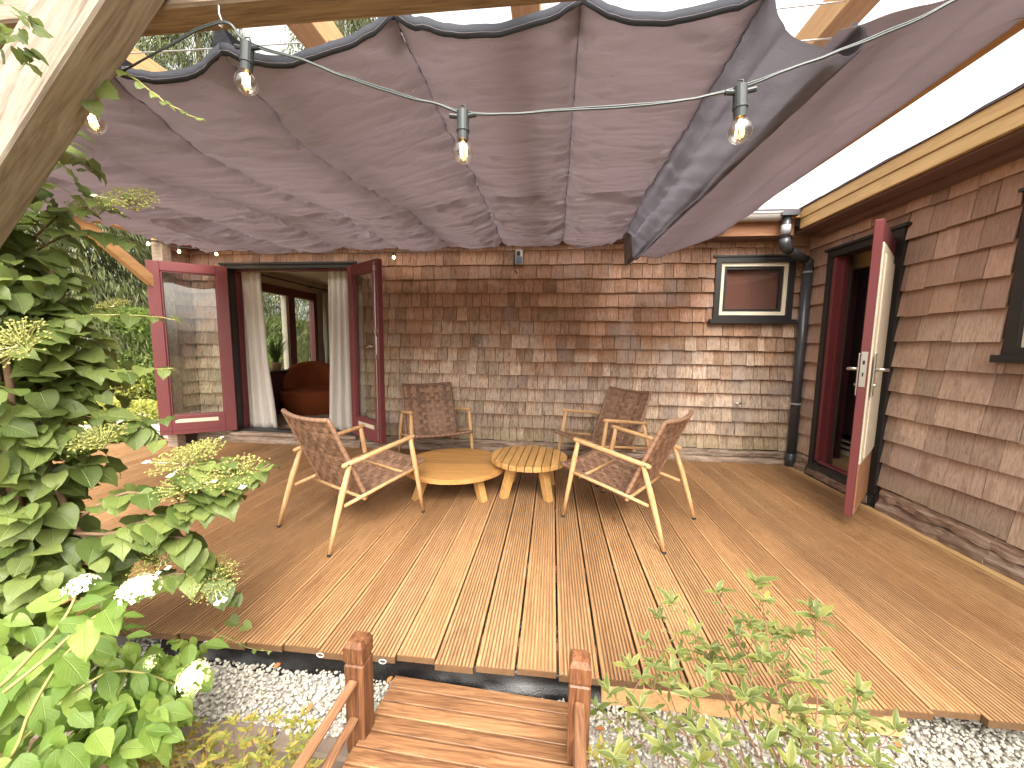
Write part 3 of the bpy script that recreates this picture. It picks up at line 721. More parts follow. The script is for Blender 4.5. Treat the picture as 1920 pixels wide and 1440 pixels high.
b = MB(); b.tube([(2.35,3.882,1.93),(2.348,3.88,.015)], .0395, 16); b.tube([(2.348,3.88,.13),(2.348,3.88,.01)], .046, 16); hp(b, 'pipe', M['pvc'], dp, True)
b = MB(); b.tube([(2.025,3.70,2.235),(2.025,3.70,2.155)], .0385, 14); hp(b, 'sleeve', M['pvcband'], dp, True)
b = MB(); b.box((1.955,3.64,2.305),(2.10,3.77,2.335)); hp(b, 'outlet', M['pvc'], dp)
for zz in (1.86,.62):
    b = MB(); b.tube([(2.35,3.882,zz+.008),(2.35,3.882,zz-.008)], .0425, 16); b.box((2.39,3.87,zz-.007),(2.41,3.885,zz+.007)); hp(b, 'bracket', M['pvcband'], dp, True)
t = NT('roof_felt'); n = t.noise(t.pos(), 40, 4); M['felt'] = t.bsdf(t.mix(n, (.035,.03,.04), (.14,.12,.13)), .9, .3, nrm=t.bump(n, .5, .01))
b = MB(); tp = math.tan(rad(9))
b.add([(-4.35,3.69,2.372),(2.16,3.69,2.372),(2.16,9.5,2.372+5.81*tp),(-4.35,9.5,2.372+5.81*tp),(-4.35,3.69,2.352),(2.16,3.69,2.352),(2.16,9.5,2.352+5.81*tp),(-4.35,9.5,2.352+5.81*tp)], [(0,1,2,3),(7,6,5,4),(0,4,5,1),(0,3,7,4),(1,5,6,2),(3,2,6,7)])
hp(b, 'roof', M['felt'], label='shallow felt roof over the back wall')
b = MB(); n = 120; vs = []
for i in range(n+1):
    y = -1.5 + i/n*6.2; o_ = noise.noise(Vector((y*2.2,0,5)))*.010 + noise.noise(Vector((y*9,0,5)))*.006
    vs += [(2.128,y,2.374+.008+o_),(2.128,y,2.374-.004),(6.5,y,2.382+4.37*tp),(6.5,y,2.36+4.37*tp)]
b.add(vs, [(4*i,4*i+4,4*i+5,4*i+1) for i in range(n)] + [(4*i,4*i+2,4*i+6,4*i+4) for i in range(n)] + [(4*i+1,4*i+5,4*i+7,4*i+3) for i in range(n)] + [(0,1,3,2),(4*n,4*n+2,4*n+3,4*n+1)])
hp(b, 'roof', M['felt'], label='shallow felt roof over the right-hand wall, wavy dark edge')

# ------------------------------------------------ room behind the double doors
LX = -4.10
b = MB(); b.box((-4.19,WY+.12,.06),(-1.2,7.4,.118)); hp(b, 'interior_floor', M['floorwood'])
b = MB()
ya, yb, ym0, ym1 = 4.55, 6.25, 5.55, 5.68
b.box((LX-.09,WY+.12,.1),(LX,ya,2.5)); b.box((LX-.09,yb,.1),(LX,7.4,2.5)); b.box((LX-.09,ya,.1),(LX,yb,.28)); b.box((LX-.09,ya,1.98),(LX,yb,2.5))
b.box((LX,7.3,.1),(-1.2,7.4,2.5)); b.box((-1.2,WY+.12,.1),(-1.1,7.4,2.5)); b.box((-4.19,WY+.12,2.16),(-1.2,7.4,2.20)); hp(b, 'interior_wall', M['interior'])
b = MB()
for (a, c) in ((ya,ya+.09),(ym0,ym1),(yb-.09,yb)): b.box((LX-.07,a,.28),(LX+.02,c,1.98))
b.box((LX-.068,ya,1.86),(LX+.018,yb,1.979)); b.box((LX-.068,ya,.281),(LX+.018,yb,.36)); wn3 = hp(b, 'garden_window', M['maroon'])
b = MB(); b.box((LX-.03,ya+.09,.36),(LX-.025,ym0,1.86)); b.box((LX-.03,ym1,.36),(LX-.025,yb-.09,1.86)); hp(b, 'pane', M['glass'], wn3)
b = MB(); b.box((LX-.075,ym0-.06,.36),(LX+.01,ym0-.001,1.86)); hp(b, 'post', M['cream'], wn3)

# ================================================================== PERGOLA
perg = empty('pergola', (-1.9,1.07,GZ), label='grey weathered timber pergola with a big diagonal brace, climbing leaves on its post', cat='pergola')
PO = Vector((-1.9,1.07,GZ))
def pp(b, name, mat, parent=None, smooth=False):
    b.v = [(v[0]-PO.x, v[1]-PO.y, v[2]-PO.z) for v in b.v]; return b.obj(name, mat, parent or perg, smooth)
b = MB(); b.bbox((-4.15,1.022,2.062),(2.62,1.112,2.215),.006); pp(b, 'beam', M['perg'])
b = MB(); b.bbox((-1.96,1.0,GZ),(-1.83,1.13,2.06),.006); pp(b, 'post', M['brace'])
b = MB(); b.bbox((-4.13,1.0,GZ),(-4.0,1.13,2.06),.006); pp(b, 'post', M['brace'])
b = MB(); b.bbox((2.50,1.0,GZ),(2.62,1.13,2.06),.006); pp(b, 'post', M['brace'])
b = MB(); b.bbox((-4.17,3.62,GZ),(-4.05,3.72,2.17),.004); pp(b, 'post', M['perg'])
# brace: a diagonal in the plane Y .915-1.018
a0 = P(0,300,.915); a1 = P(190,0,.915); c0 = P(0,90,.915); c1 = P(55,0,.915)
dv = (a1-a0).normalized(); L0 = a0 - dv*.9; wv = Vector((dv.z,0,-dv.x))           # wv points right/down
wd = abs((c0-a0).dot(wv))
b = MB(); 
Tm = Matrix(((dv.x,0,wv.x,L0.x),(0,1,0,0),(dv.z,0,wv.z,L0.z),(0,0,0,1)))
b = MB(); b.bbox((0,.0,-wd),(1.75,.103,0),.006)
me = b.mesh('brace', M['brace'])
o = bpy.data.objects.new('brace', me); link(o, perg)
# mesh local X runs along the brace: swap so the grain (object Z) follows it
vs = [v.co.copy() for v in me.vertices]
for v in me.vertices: v.co = Vector((v.co.z, v.co.y, v.co.x))
R = Matrix(((wv.x,0,dv.x),(0,1,0),(wv.z,0,dv.z)))
o.matrix_basis = Matrix.Translation(Vector((L0.x, .915, L0.z)) - PO) @ R.to_4x4()
# rafters above the cloth, side beam
for x0 in (-3.85,-2.9,-1.93,-.99,-.17,.95):
    b = MB(); b.bbox((x0,1.10,2.30),(x0+.10,3.75,2.42),.004); pp(b, 'rafter', M['larch'])
b = MB(); b.bbox((-4.12,1.12,2.20),(-4.03,3.95,2.30),.004); pp(b, 'beam', M['larch'])
b = MB(); b.bbox((1.50,1.10,2.24),(1.56,3.75,2.33),.004); pp(b, 'beam', M['larch'])
b = MB(); b.bbox((-4.2,3.64,2.19),(1.5,3.70,2.30),.004); pp(b, 'beam', M['larch'])
b = MB(); q0, q1 = Vector((-4.10,2.90,2.24)), Vector((-4.10,3.66,1.66))
dq = (q1-q0).normalized(); 
Tq = Matrix(((0,1,0,q0.x),(dq.y,0,-dq.z,q0.y),(dq.z,0,dq.y,q0.z),(0,0,0,1)))
b.bbox((0,-.03,-.05),(.93,.03,.05),.004,Tq); pp(b, 'brace', M['larch'])
def hook(p):
    b = MB(); x,y,z = p; b.tube([(x,y,z+.06),(x,y,z+.015),(x+.006,y+.004,z-.004),(x,y+.006,z-.014),(x-.009,y,z-.006)], .0028, 6); return pp(b, 'hook', M['steel'], None, True)
for z_ in (2.16,2.27):
    b = MB(); b.tube([(-4.1,1.5,z_+.1),(-1.5,1.5,z_+.05),(.5,1.5,z_+.03),(2.3,1.5,z_+.09)], .0025, 5); pp(b, 'support_cable', M['steel'])

# ================================================================== CANOPY
can = empty('shade_canopy', (-1.0,2.5,2.1), label='mauve grey fabric canopy hung in scalloped panels above the deck', cat='canopy')
CO = Vector((-1.0,2.5,2.1))
seams = [-3.64,-3.12,-2.62,-2.08,-1.54,-1.03,-.50,.07,.60]
YF, YB = 1.25, 3.70
def lerp_tab(tab, y):
    for (y0,z0),(y1,z1) in zip(tab, tab[1:]):
        if y <= y1: s = max(0,(y-y0)/(y1-y0)); return z0 + (z1-z0)*s
    return tab[-1][1]
ZS_L = [(1.20,2.145),(1.35,2.075),(1.6,2.005),(2.0,2.015),(2.6,2.09),(3.1,2.095),(3.70,2.12)]
ZS_R = [(1.20,2.185),(1.6,2.165),(2.2,2.165),(2.65,2.185),(3.2,2.14),(3.70,2.135)]
def seam_z(x, y):
    k = min(1, max(0, (x+1.05)/.5)); z = lerp_tab(ZS_L, y)*(1-k) + lerp_tab(ZS_R, y)*k
    # the cloth is caught up along the cross seam at y = 2.65 and bellies between
    c = math.exp(-((y-2.63)/.05)**2)
    return z + .006*c
def ruche(x, y, t, amp):
    # fine gathers running away from the seams, hanging like small swags
    e = (2*t-1); sag = .10*(1-e*e)
    yy = y + sag
    edge = abs(e)**1.5
    n1 = noise.noise(Vector((x*1.6, yy*15, 1.3))); n2 = noise.noise(Vector((x*3.1, yy*31, 7.7))); n3 = noise.noise(Vector((x*2.2, yy*5, 4.1)))
    n4 = noise.noise(Vector((x*4.0+yy*1.5, yy*22, 5.5))); n5 = noise.noise(Vector((x*5.0, y*6-x*4, 11.5)))
    rg = (1-min(1,abs(n4)*2.6))**2; rg2 = (1-min(1,abs(n5)*3.2))**3
    return amp*((.25+.75*edge)*(n1*.024 + n2*.013 - rg*.020) + n3*.024*(1-edge*.6) - rg2*.010)
SXF = {-1.54:-1.60, -1.03:-1.12, -.50:-.525, .07:.06}
def sx(x, y):
    return x + (SXF.get(x, x)-x)*max(0, 1-(y-YF)/1.4)
def panel_mesh(x0, x1, nu=26, nv=330):
    vs = []
    for j in range(nv+1):
        for i in range(nu+1):
            t = i/nu; e = 1-(2*t-1)**2
            yf = YF + .035*e; yb = YB - .01 + .02*e
            y = yf + (yb-yf)*j/nv; x = sx(x0,y) + (sx(x1,y)-sx(x0,y))*t
            belly = .050 - .018*math.exp(-(y-YF)/.25)
            if y > 2.63: belly = .045 + .035*math.sin((y-2.63)/(YB-2.63)*math.pi)
            if x0 < -3.5: belly *= .4
            damp = 1 - .75*math.exp(-((y-2.63)/.035)**2)
            z = seam_z(x, y) - belly*(e**.8)*damp
            am = .55 + .75*min(1, max(0, (y-1.5)/1.2))
            z += ruche(x, y, t, am)
            # pinch at seams
            z += .012*math.exp(-(min(t,1-t)/.045)**2)
            vs.append((x + noise.noise(Vector((x0, y*3, 2)))*.006*(0 if 0<i<nu else 1), y, z))
    fs = [(j*(nu+1)+i, j*(nu+1)+i+1, (j+1)*(nu+1)+i+1, (j+1)*(nu+1)+i) for j in range(nv) for i in range(nu)]
    return vs, fs, nu
for x0, x1 in zip(seams, seams[1:]):
    vs, fs, nu = panel_mesh(x0, x1)
    b = MB(); b.add([(v[0]-CO.x, v[1]-CO.y, v[2]-CO.z) for v in vs], fs); o = b.obj('panel', M['cloth'], can, True)
    m_ = o.modifiers.new('s', 'SOLIDIFY'); m_.thickness = .0015
    # front hem
    row = vs[:nu+1]; h = []
    for k, (dz, dy) in enumerate(((0,0),(-.038,.004))):
        h += [(v[0]-CO.x, v[1]-CO.y+dy, v[2]-CO.z+.022+dz) for v in row]
    n = nu+1
    b = MB(); b.add(h, [(k*n+i, k*n+i+1, (k+1)*n+i+1, (k+1)*n+i) for k in range(1) for i in range(nu)]); o = b.obj('hem', M['hem'], can, True)
    m_ = o.modifiers.new('s', 'SOLIDIFY'); m_.thickness = .002
    # seam cord
for xs in seams[1:]:
    pts = [(sx(xs,y)-CO.x + noise.noise(Vector((xs, y*3, 2)))*.006, y-CO.y, seam_z(xs, y)+.013-CO.z + ruche(xs,y,0,.55+.75*min(1,max(0,(y-1.5)/1.2)))) for y in np.linspace(YF, YB-.01, 120)]
    b = MB(); b.tube(pts, .0022, 5); b.obj('seam', M['hem'], can, True)
    # tab and ring holding the front corner
    p = Vector((sx(xs,YF), YF-.005, seam_z(xs, YF)+.01)); b = MB()
    vs = [p+Vector(q)-CO for q in ((-.045,.02,-.012),(.045,.02,-.012),(.014,.0,.055),(-.014,.0,.055),(-.05,.10,.03),(.05,.10,.03))]
    b.add(vs, [(0,1,2,3),(3,2,5,4)]); b.obj('corner_tab', M['hem'], can)
    b = MB(); b.tube([p-CO+Vector((.009*math.cos(a), -.002, .058+.009*math.sin(a))) for a in np.linspace(0,6.28,12)], .002, 5, False); b.obj('ring', M['steel'], can)
# gathered fold right of the last seam, and the flat panel behind it
def fold(prof_f, prof_b, name, nu=46, nv=150, y0=YF, y1=YB, wr=1.0, ph=0, fan=0):
    vs = []
    for j in range(nv+1):
        s = j/nv; y = y0+(y1-y0)*s
        for i in range(nu+1):
            t = i/nu
            def ev(pr):
                f = t*(len(pr)-1); k = min(int(f), len(pr)-2); q = f-k; q = q*q*(3-2*q)*.5 + q*.5
                return [pr[k][c]+(pr[k+1][c]-pr[k][c])*q for c in range(2)]
            a, c = ev(prof_f), ev(prof_b); x = a[0]+(c[0]-a[0])*s; z = a[1]+(c[1]-a[1])*s
            d = noise.noise(Vector((t*5+ph, y*3.0, 9)))*.020 + noise.noise(Vector((t*3+ph, (y+t*fan)*11, 3)))*.014*(1-t*.6) + noise.noise(Vector((t*9+ph, y*1.3, 3)))*.012
            vs.append((x-CO.x + d*.4*wr, y-CO.y, z-CO.z + d*wr*min(1, t*8+.2)))
    fs = [(j*(nu+1)+i, j*(nu+1)+i+1, (j+1)*(nu+1)+i+1, (j+1)*(nu+1)+i) for j in range(nv) for i in range(nu)]
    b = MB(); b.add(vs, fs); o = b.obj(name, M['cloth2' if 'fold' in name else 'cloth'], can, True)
    if name == 'panel': m_ = o.modifiers.new('s','SOLIDIFY'); m_.thickness = .0015
    return o
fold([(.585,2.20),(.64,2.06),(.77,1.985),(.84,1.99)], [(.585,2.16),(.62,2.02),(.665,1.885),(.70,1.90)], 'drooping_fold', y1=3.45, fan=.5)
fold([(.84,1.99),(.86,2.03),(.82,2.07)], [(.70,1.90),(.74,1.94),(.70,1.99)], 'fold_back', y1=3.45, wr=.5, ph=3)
fold([(.78,2.05),(1.0,2.10),(1.25,2.17),(1.49,2.235)], [(.70,2.00),(.95,1.965),(1.2,2.06),(1.49,2.17)], 'panel', wr=.9, ph=7, fan=.3)
# the loose corner hanging at the back
b = MB(); pts = []
nu, nv = 16, 14
for j in range(nv+1):
    s = j/nv
    for i in range(nu+1):
        t = i/nu; wdt = .26*(1-s)**.75 + .012
        x = .60 + (t-.15)*wdt; y = 3.30 + .10*s + .03*math.sin(t*14)*(1-s*.6); z = 2.11 - .27*s - .05*math.sin(t*3.1)*(1-s)
        pts.append((x-CO.x, y-CO.y, z-CO.z))
b.add(pts, [(j*(nu+1)+i, j*(nu+1)+i+1, (j+1)*(nu+1)+i+1, (j+1)*(nu+1)+i) for j in range(nv) for i in range(nu)]); o = b.obj('loose_corner', M['cloth'], can, True); m_ = o.modifiers.new('s','SOLIDIFY'); m_.thickness = .0015

# ================================================================== STRING LIGHTS
def bulb_parts(root, p, tilt=0, s=1.35, lit=2.5):
    """socket (> glass, filament) at the wire point p, hanging"""
    Tb_ = Matrix.Translation(p) @ Euler((0, tilt, 0)).to_matrix().to_4x4() @ Matrix.Scale(s, 4)
    b = MB(); b.lathe([(.0105,.004),(.0118,.002),(.0118,-.030),(.0128,-.031),(.0128,-.034),(.0112,-.035),(.0105,-.050)], 16)
    b.tube([(-.026,0,-.004),(-.010,0,-.006)], .0045, 8); b.tube([(.026,0,-.004),(.010,0,-.006)], .0045, 8)
    b.tube([(-.007,0,.003),(-.004,0,.014),(.004,0,.014),(.007,0,.003)], .0014, 5)
    so = b.obj('socket', M['plastic'], root, False); so.matrix_basis = Tb_
    b = MB(); pr = [(.0100,-.050)] + [(max(.0006,.0205*math.sin(a)) , -.0715 - .0215*math.cos(math.pi-a) if False else -.0715+.0215*math.cos(a)) for a in np.linspace(.42, math.pi, 14)]
    b.lathe(pr, 20); b.obj('glass', M['bulbglass'], so, True)
    b = MB()
    for a in (0, 2.1, 4.2): b.tube([(.0055*math.cos(a), .0055*math.sin(a), -.058),(.0065*math.cos(a+.3), .0065*math.sin(a+.3), -.078)], .0016, 5)
    b.tube([(0,0,-.052),(0,0,-.066)], .0022, 6)
    b.obj('filament', M['filament'], so)
    return so
sl = empty('string_light', P(865,207,1.03), label='black festoon cable with four clear round bulbs, sagging across the front of the canopy', cat='string light')
SO = P(865,207,1.03)
yb = 1.03
W_ = [P(100,190,1.08), P(160,158,1.06), P(215,140,1.03), P(300,95,1.02), P(413,42,1.02), P(450,70,1.025), P(482,90,1.03), P(560,110,yb), P(640,142,yb), P(760,182,yb), P(815,195,yb), P(865,212,yb), P(900,215,yb), P(1020,210,yb), P(1180,200,yb), P(1300,186,yb), P(1385,166,yb), P(1450,142,yb), P(1560,102,yb), P(1680,55,yb), P(1800,-3,yb), P(1950,-80,yb)]
def smooth_path(pts, n=6, jit=.0):
    out = []
    for i in range(len(pts)-1):
        p0 = pts[max(i-1,0)]; p1 = pts[i]; p2 = pts[i+1]; p3 = pts[min(i+2,len(pts)-1)]
        for k in range(n):
            t_ = k/n; q = .5*((2*p1)+(p2-p0)*t_+(2*p0-5*p1+4*p2-p3)*t_*t_+(3*p1-p0-3*p2+p3)*t_**3)
            out.append(q + Vector((noise.noise(q*19), noise.noise(q*23+Vector((3,3,3))), noise.noise(q*21+Vector((9,0,0)))))*jit)
    out.append(pts[-1]); return out
path = smooth_path(W_, 7, .0025)
b = MB(); b.tube([p-SO for p in path], .0026, 6); b.obj('cable', M['wire'], sl, True)
b = MB(); b.tube([p-SO+Vector((0,.002+.0022*math.cos(i*.35), .0042+.0012*math.sin(i*.35))) for i, p in enumerate(path)], .0024, 6); b.obj('cable', M['wire'], sl, True)
bulb_parts(sl, P(158,168,1.06)-SO, -.22); bulb_parts(sl, P(464,84,1.03)-SO, .10); bulb_parts(sl, P(868,212,yb)-SO, 0); bulb_parts(sl, P(1388,166,yb)-SO, -.06)
hook(P(412,38,1.03))
sl2 = empty('string_light', (-3.0,3.5,2.05), label='far run of small glowing bulbs under the back edge of the canopy', cat='string light')
S2 = Vector((-3.0,3.5,2.05))
w2_ = [P(230,425,3.0), P(277,448,3.3), P(335,463,3.5), P(405,468,3.7), P(520,472,3.72), P(640,474,3.74), P(738,474,3.75), P(850,470,3.75)]
b = MB(); b.tube([p-S2 for p in smooth_path(w2_, 5, .006)], .003, 5); b.obj('cable', M['wire'], sl2, True)
for p in (w2_[1], w2_[2], w2_[3], w2_[6]):
    b = MB(); b.lathe([(.010,.0),(.011,-.03)], 8, tuple(p-S2)); so = b.obj('socket', M['plastic'], sl2)
    b = MB(); b.lathe([(.006,-.03),(.011,-.038),(.013,-.047),(.010,-.056),(.002,-.060)], 10, tuple(p-S2)); b.obj('glowing_bulb', M['farbulb'], so, True)

# ================================================================== CHAIRS
def make_chair(lab):
    root = empty('woven_armchair', (0,0,0), 0, lab, 'armchair', 'woven strap armchairs round the low tables')
    fr = M['frame']
    for sx in (1,-1):
        b = MB(); b.tube([(sx*.285,.335,.012),(sx*.280,.305,.20),(sx*.276,.27,.40),(sx*.272,.245,.535)], [.0105,.0145,.0175,.0135], 12); l = b.obj('leg', fr, root, True)
        b = MB(); b.tube([(sx*.285,.3365,0),(sx*.285,.335,.013)], .0125, 10); b.obj('foot_cap', M['plastic'], l)
        b = MB(); b.tube([(sx*.285,-.335,.012),(sx*.280,-.295,.15),(sx*.276,-.245,.31),(sx*.270,-.19,.468)], [.0105,.0145,.018,.0135], 12); l = b.obj('leg', fr, root, True)
        b = MB(); b.tube([(sx*.285,-.3365,0),(sx*.285,-.335,.013)], .0125, 10); b.obj('foot_cap', M['plastic'], l)
        b = MB(); b.tube([(sx*.270,-.235,.470),(sx*.271,-.225,.472),(sx*.272,.02,.510),(sx*.272,.272,.545),(sx*.272,.278,.546)], [.009,.0145,.0150,.0145,.009], 12); a = b.obj('armrest', fr, root, True)
        b = MB(); b.tube([(sx*.2775,-.205,.474),(sx*.2862,-.205,.4745)], .0052, 8); b.obj('screw', M['plastic'], a)
        b = MB(); b.tube([(sx*.277,.285,.325),(sx*.277,.03,.288),(sx*.277,-.235,.245)], .0105, 10); b.obj('side_rail', fr, root, True)
    b = MB(); b.tube([(-.277,-.10,.242),(.277,-.10,.242)], .010, 8); b.obj('cross_bar', fr, root, True)
    b = MB(); b.tube([(-.277,.22,.305),(.277,.22,.305)], .010, 8); b.obj('cross_bar', fr, root, True)
    # surfaces
    def seat(u, v):     # u -1..1 across, v 0..1 rear to front
        x = .255*u; y = -.07 + .45*v; z = .250 + .105*v - .022*(1-u*u)*math.sin(min(1,v*1.05)*math.pi)**.6 - .010*(1-u*u)
        return Vector((x,y,z))
    def back(u, v):     # v 0 bottom .. 1 top
        x = .255*u; y = -.075 - .215*v - .028*(1-u*u)*(.35+.65*v); z = .238 + .500*v - .012*(1-u*u)*v
        return Vector((x,y,z))
    def frame_of(fn, u, v):
        e = .01; p = fn(u,v); a = (fn(u+e,v)-p).normalized(); c = (fn(u,v+e)-p).normalized(); return p, a, c, a.cross(c).normalized()
    for nm, fn, nu, nv in (('seat', seat, 11, 10), ('backrest', back, 11, 13)):
        b = MB()
        for s in (1,-1): b.tube([fn(s*.985, v/10) for v in range(11)], .0125, 8)
        b.tube([fn(u/8, 1.0) for u in range(-8,9)], .0125, 8)
        b.tube([fn(u/8, 0.0) for u in range(-8,9)], .0115, 8)
        fo = b.obj(nm, M['strap'], root, True)
        hw_u = .5*2/nu*.76; hw_v = .5/nv*.76; th = .0011
        for i in range(nu):
            u = -1 + 2*(i+.5)/nu; vs = []; fs = []
            m = nv*2
            for k in range(m+1):
                v = k/m; off = .0042*math.cos(math.pi*(v*nv-.5))*(1 if i%2 else -1)
                for du in (-1,1):
                    p, a, c, n = frame_of(fn, u+du*hw_u, v); 
                    for dn in (th,-th): vs.append(p + n*(off+dn + (.008 if 0 else 0)))
            for k in range(m):
                q = k*4; r = q+4
                fs += [(q,r,r+2,q+2),(q+1,q+3,r+3,r+1),(q,q+1,r+1,r),(q+2,r+2,r+3,q+3)]
            b = MB(); b.add(vs, fs); b.obj('strap', M['strap'], fo)
        for i in range(nv):
            v = (i+.5)/nv; vs = []; fs = []; m = nu*2
            for k in range(m+1):
                u = -1 + 2*k/m; off = -.0042*math.cos(math.pi*((u+1)/2*nu-.5))*(1 if i%2 else -1)
                for dv_ in (-1,1):
                    p, a, c, n = frame_of(fn, u, v+dv_*hw_v)
                    for dn in (th,-th): vs.append(p + n*(off+dn))
            for k in range(m):
                q = k*4; r = q+4
                fs += [(q,q+2,r+2,r),(q+1,r+1,r+3,q+3),(q,r,r+1,q+1),(q+2,q+3,r+3,r+2)]
            b = MB(); b.add(vs, fs); b.obj('strap', M['strap'], fo)
        # wraps over the edge tubes
        b = MB()
        for i in range(nu):
            u = -1 + 2*(i+.5)/nu
            b.tube([fn(u-hw_u, 1.0), fn(u, 1.0), fn(u+hw_u, 1.0)], .0138, 8, False)
        for i in range(nv):
            v = (i+.5)/nv
            for s in (1,-1): b.tube([fn(s*.985, v-hw_v), fn(s*.985, v), fn(s*.985, v+hw_v)], .0138, 8, False)
        b.obj('edge_wrap', M['strap'], fo, True)
    return root
t = NT('woven_strap'); r = t.orand(); n = t.noise(t.objc(), 60, 3); n2 = t.noise(t.objc(), 400, 2)
c = t.mix(r, (.175,.098,.060), (.38,.225,.145)); c = t.mix(t.math('MULTIPLY', n, .4), c, (.16,.085,.052))
M['strap'] = t.bsdf(c, .55, .4, nrm=t.bump(n2, .2, .001))
chairs = [((-1.273,2.257), 61.7, 'woven strap armchair nearest the open double doors, its back turned to the camera'),
          ((-1.139,3.546), -57.5, 'woven strap armchair by the shingle wall facing the camera, beside the open glazed door leaf'),
          ((.498,3.497), -144.2, 'woven strap armchair by the wall on the right, half hidden behind the nearer chair'),
          ((.536,2.516), 145.0, 'woven strap armchair nearest on the right, seen from its side beside the slatted table')]
proto = make_chair(chairs[0][2])
for i, ((x, y), ang, lab) in enumerate(chairs):
    o = proto if i == 0 else copy_tree(proto)
    o.location = (x, y, .0005); o.rotation_euler = (0,0,rad(ang-90)); o['label'] = lab

# ================================================================== TABLES
def round_leg(T0, name_parent, hgt, w0, w1):
    pass
def table(name, label, c, r, top, th, nsl, ang, leg_sep, grp='low round wooden tables'):
    root = empty(name, (c[0],c[1],0), rad(ang), label, 'coffee table', grp)
    z0, z1 = top-th, top
    if nsl > 1:                                            # separate slats
        wd = 2*r/nsl
        for i in range(nsl):
            x0 = -r + i*wd + .003; x1 = -r + (i+1)*wd - .003; pts = []
            m = 8
            up = [(x0+(x1-x0)*k/m, math.sqrt(max(r*r-(x0+(x1-x0)*k/m)**2, 0.0004))) for k in range(m+1)]
            ring = up + [(x, -y) for x, y in up[::-1]]; n = len(ring); ch = .003
            def sc_(p, d): q = math.hypot(*p); return (min(max(p[0]*(1-d/q), x0+d*.6), x1-d*.6), p[1]*(1-d/q))
            vs = [(*sc_(p,ch), z1) for p in ring] + [(*p, z1-ch) for p in ring] + [(*p, z0) for p in ring]
            fs = [tuple(range(n))[::-1], tuple(2*n+k for k in range(n))] + [(q*n+k, q*n+(k+1)%n, (q+1)*n+(k+1)%n, (q+1)*n+k) for q in (0,1) for k in range(n)]
            b = MB(); b.add(vs, fs); b.obj('slat', M['teak'], root)
        b = MB(); b.bbox((-r*.8,-.02,z0-.026),(r*.8,.02,z0-.001),.002); b.obj('batten', M['teak'], root)
    else:
        npl = 9; wd = 2*r/npl
        for i in range(npl):
            y0 = -r + i*wd + .0006; y1 = -r + (i+1)*wd - .0006; m = 8; ch = .0012
            rt = [(math.sqrt(max(r*r-(y0+(y1-y0)*k/m)**2, 0.0009)), y0+(y1-y0)*k/m) for k in range(m+1)]
            ring = rt + [(-x, y) for x, y in rt[::-1]]; n = len(ring)
            vs = [(p[0]*.992, p[1], z1) for p in ring] + [(*p, z1-.006) for p in ring] + [(*p, z0) for p in ring]
            fs = [tuple(range(n)), tuple(2*n+k for k in range(n))[::-1]] + [(q*n+k, (q+1)*n+k, (q+1)*n+(k+1)%n, q*n+(k+1)%n) for q in (0,1) for k in range(n)]
            b = MB(); b.add(vs, fs); b.obj('plank', M['teakx'], root)
        b = MB(); b.bbox((-.02,-r*.8,z0-.026),(.02,r*.8,z0-.001),.002); b.obj('batten', M['teak'], root)
    s = leg_sep/2
    for sx in (1,-1):
        for sy in (1,-1):
            b = MB(); top_in = s-.055; q = .026
            vs = []
            for (cx, cy, z, h) in ((s*sx, s*sy, 0, q), (top_in*sx, top_in*sy, z0-.0005, q*1.15)):
                a = math.pi/4
                for k in range(4):
                    th_ = math.atan2(sy, sx) + math.pi/4 + k*math.pi/2; vs.append((cx+h*1.414*math.cos(th_), cy+h*1.414*math.sin(th_), z))
            b.add(vs, [(3,2,1,0),(4,5,6,7)] + [(k,(k+1)%4,4+(k+1)%4,4+k) for k in range(4)]); b.obj('leg', M['teak'], root)
    return root
table('round_table', 'larger lower round table with a smooth boarded top, left of the slatted one', (-.755,2.89), .405, .212, .036, 1, 4, .50)
table('round_table', 'small round table with a slatted top overlapping the larger table', (-.165,2.905), .300, .288, .036, 10, -3, .34)

# ================================================================== GARDEN BRIDGE
br = empty('garden_bridge', (-.24,.9,GZ), rad(-2.5), 'small brown garden footbridge with square posts and handrails leading up to the deck', 'footbridge')
def bz(y): return .058 - ((y)/.75)**2*.0 - .10*(y+.0)      # plank height above the gravel, falling to the deck
for k in range(13):
    y1 = .315 - k*.0545; y0 = y1 - .0478
    Tk = Matrix.Translation((0, 0, 0))
    b = MB(); b.bbox((-.325,0,-.020),(.325,.0478,0),.0015); o = b.obj('plank', M['bridge'], br); o.location = (random.uniform(-.004,.004), y0, .108 - .09*y0 ); o.rotation_euler = (-.09,0,random.uniform(-.006,.006))
for sx in (-1,1):
    b = MB(); b.bbox((sx*.27-.02,-.5,-.01),(sx*.27+.02,.33,.04),.003); b.obj('bearer', M['bridgey'], br)
def bpost(x, y):
    b = MB(); w = .031
    b.bbox((x-w,y-w,-.05),(x+w,y+w,.345),.004); b.bbox((x-w+.004,y-w+.004,.345),(x+w-.004,y+w-.004,.355),.001)
    vs = []
    for (h, z) in ((w,.3551),(w,.400),(w*.72,.416)): vs += [(x-h,y-h,z),(x+h,y-h,z),(x+h,y+h,z),(x-h,y+h,z)]
    b.add(vs, [(3,2,1,0),(8,9,10,11)] + [(q*4+k, q*4+(k+1)%4, (q+1)*4+(k+1)%4, (q+1)*4+k) for q in (0,1) for k in range(4)])
    return b.obj('post', M['bridgez'], br)
for x, y in ((-.335,.095),(.335,.135)):
    bpost(x, y); bpost(x, y-.95)
    for zz, h in ((.285,.034),(.165,.030)):
        b = MB(); b.bbox((x-.014,y-.92,zz-h/2+.02),(x+.014,y-.030,zz+h/2),.004)
        b.v = [(v[0], v[1], v[2] + (-.0 if v[1] > 0 else .0)) for v in b.v]; b.obj('rail', M['bridgey'], br)

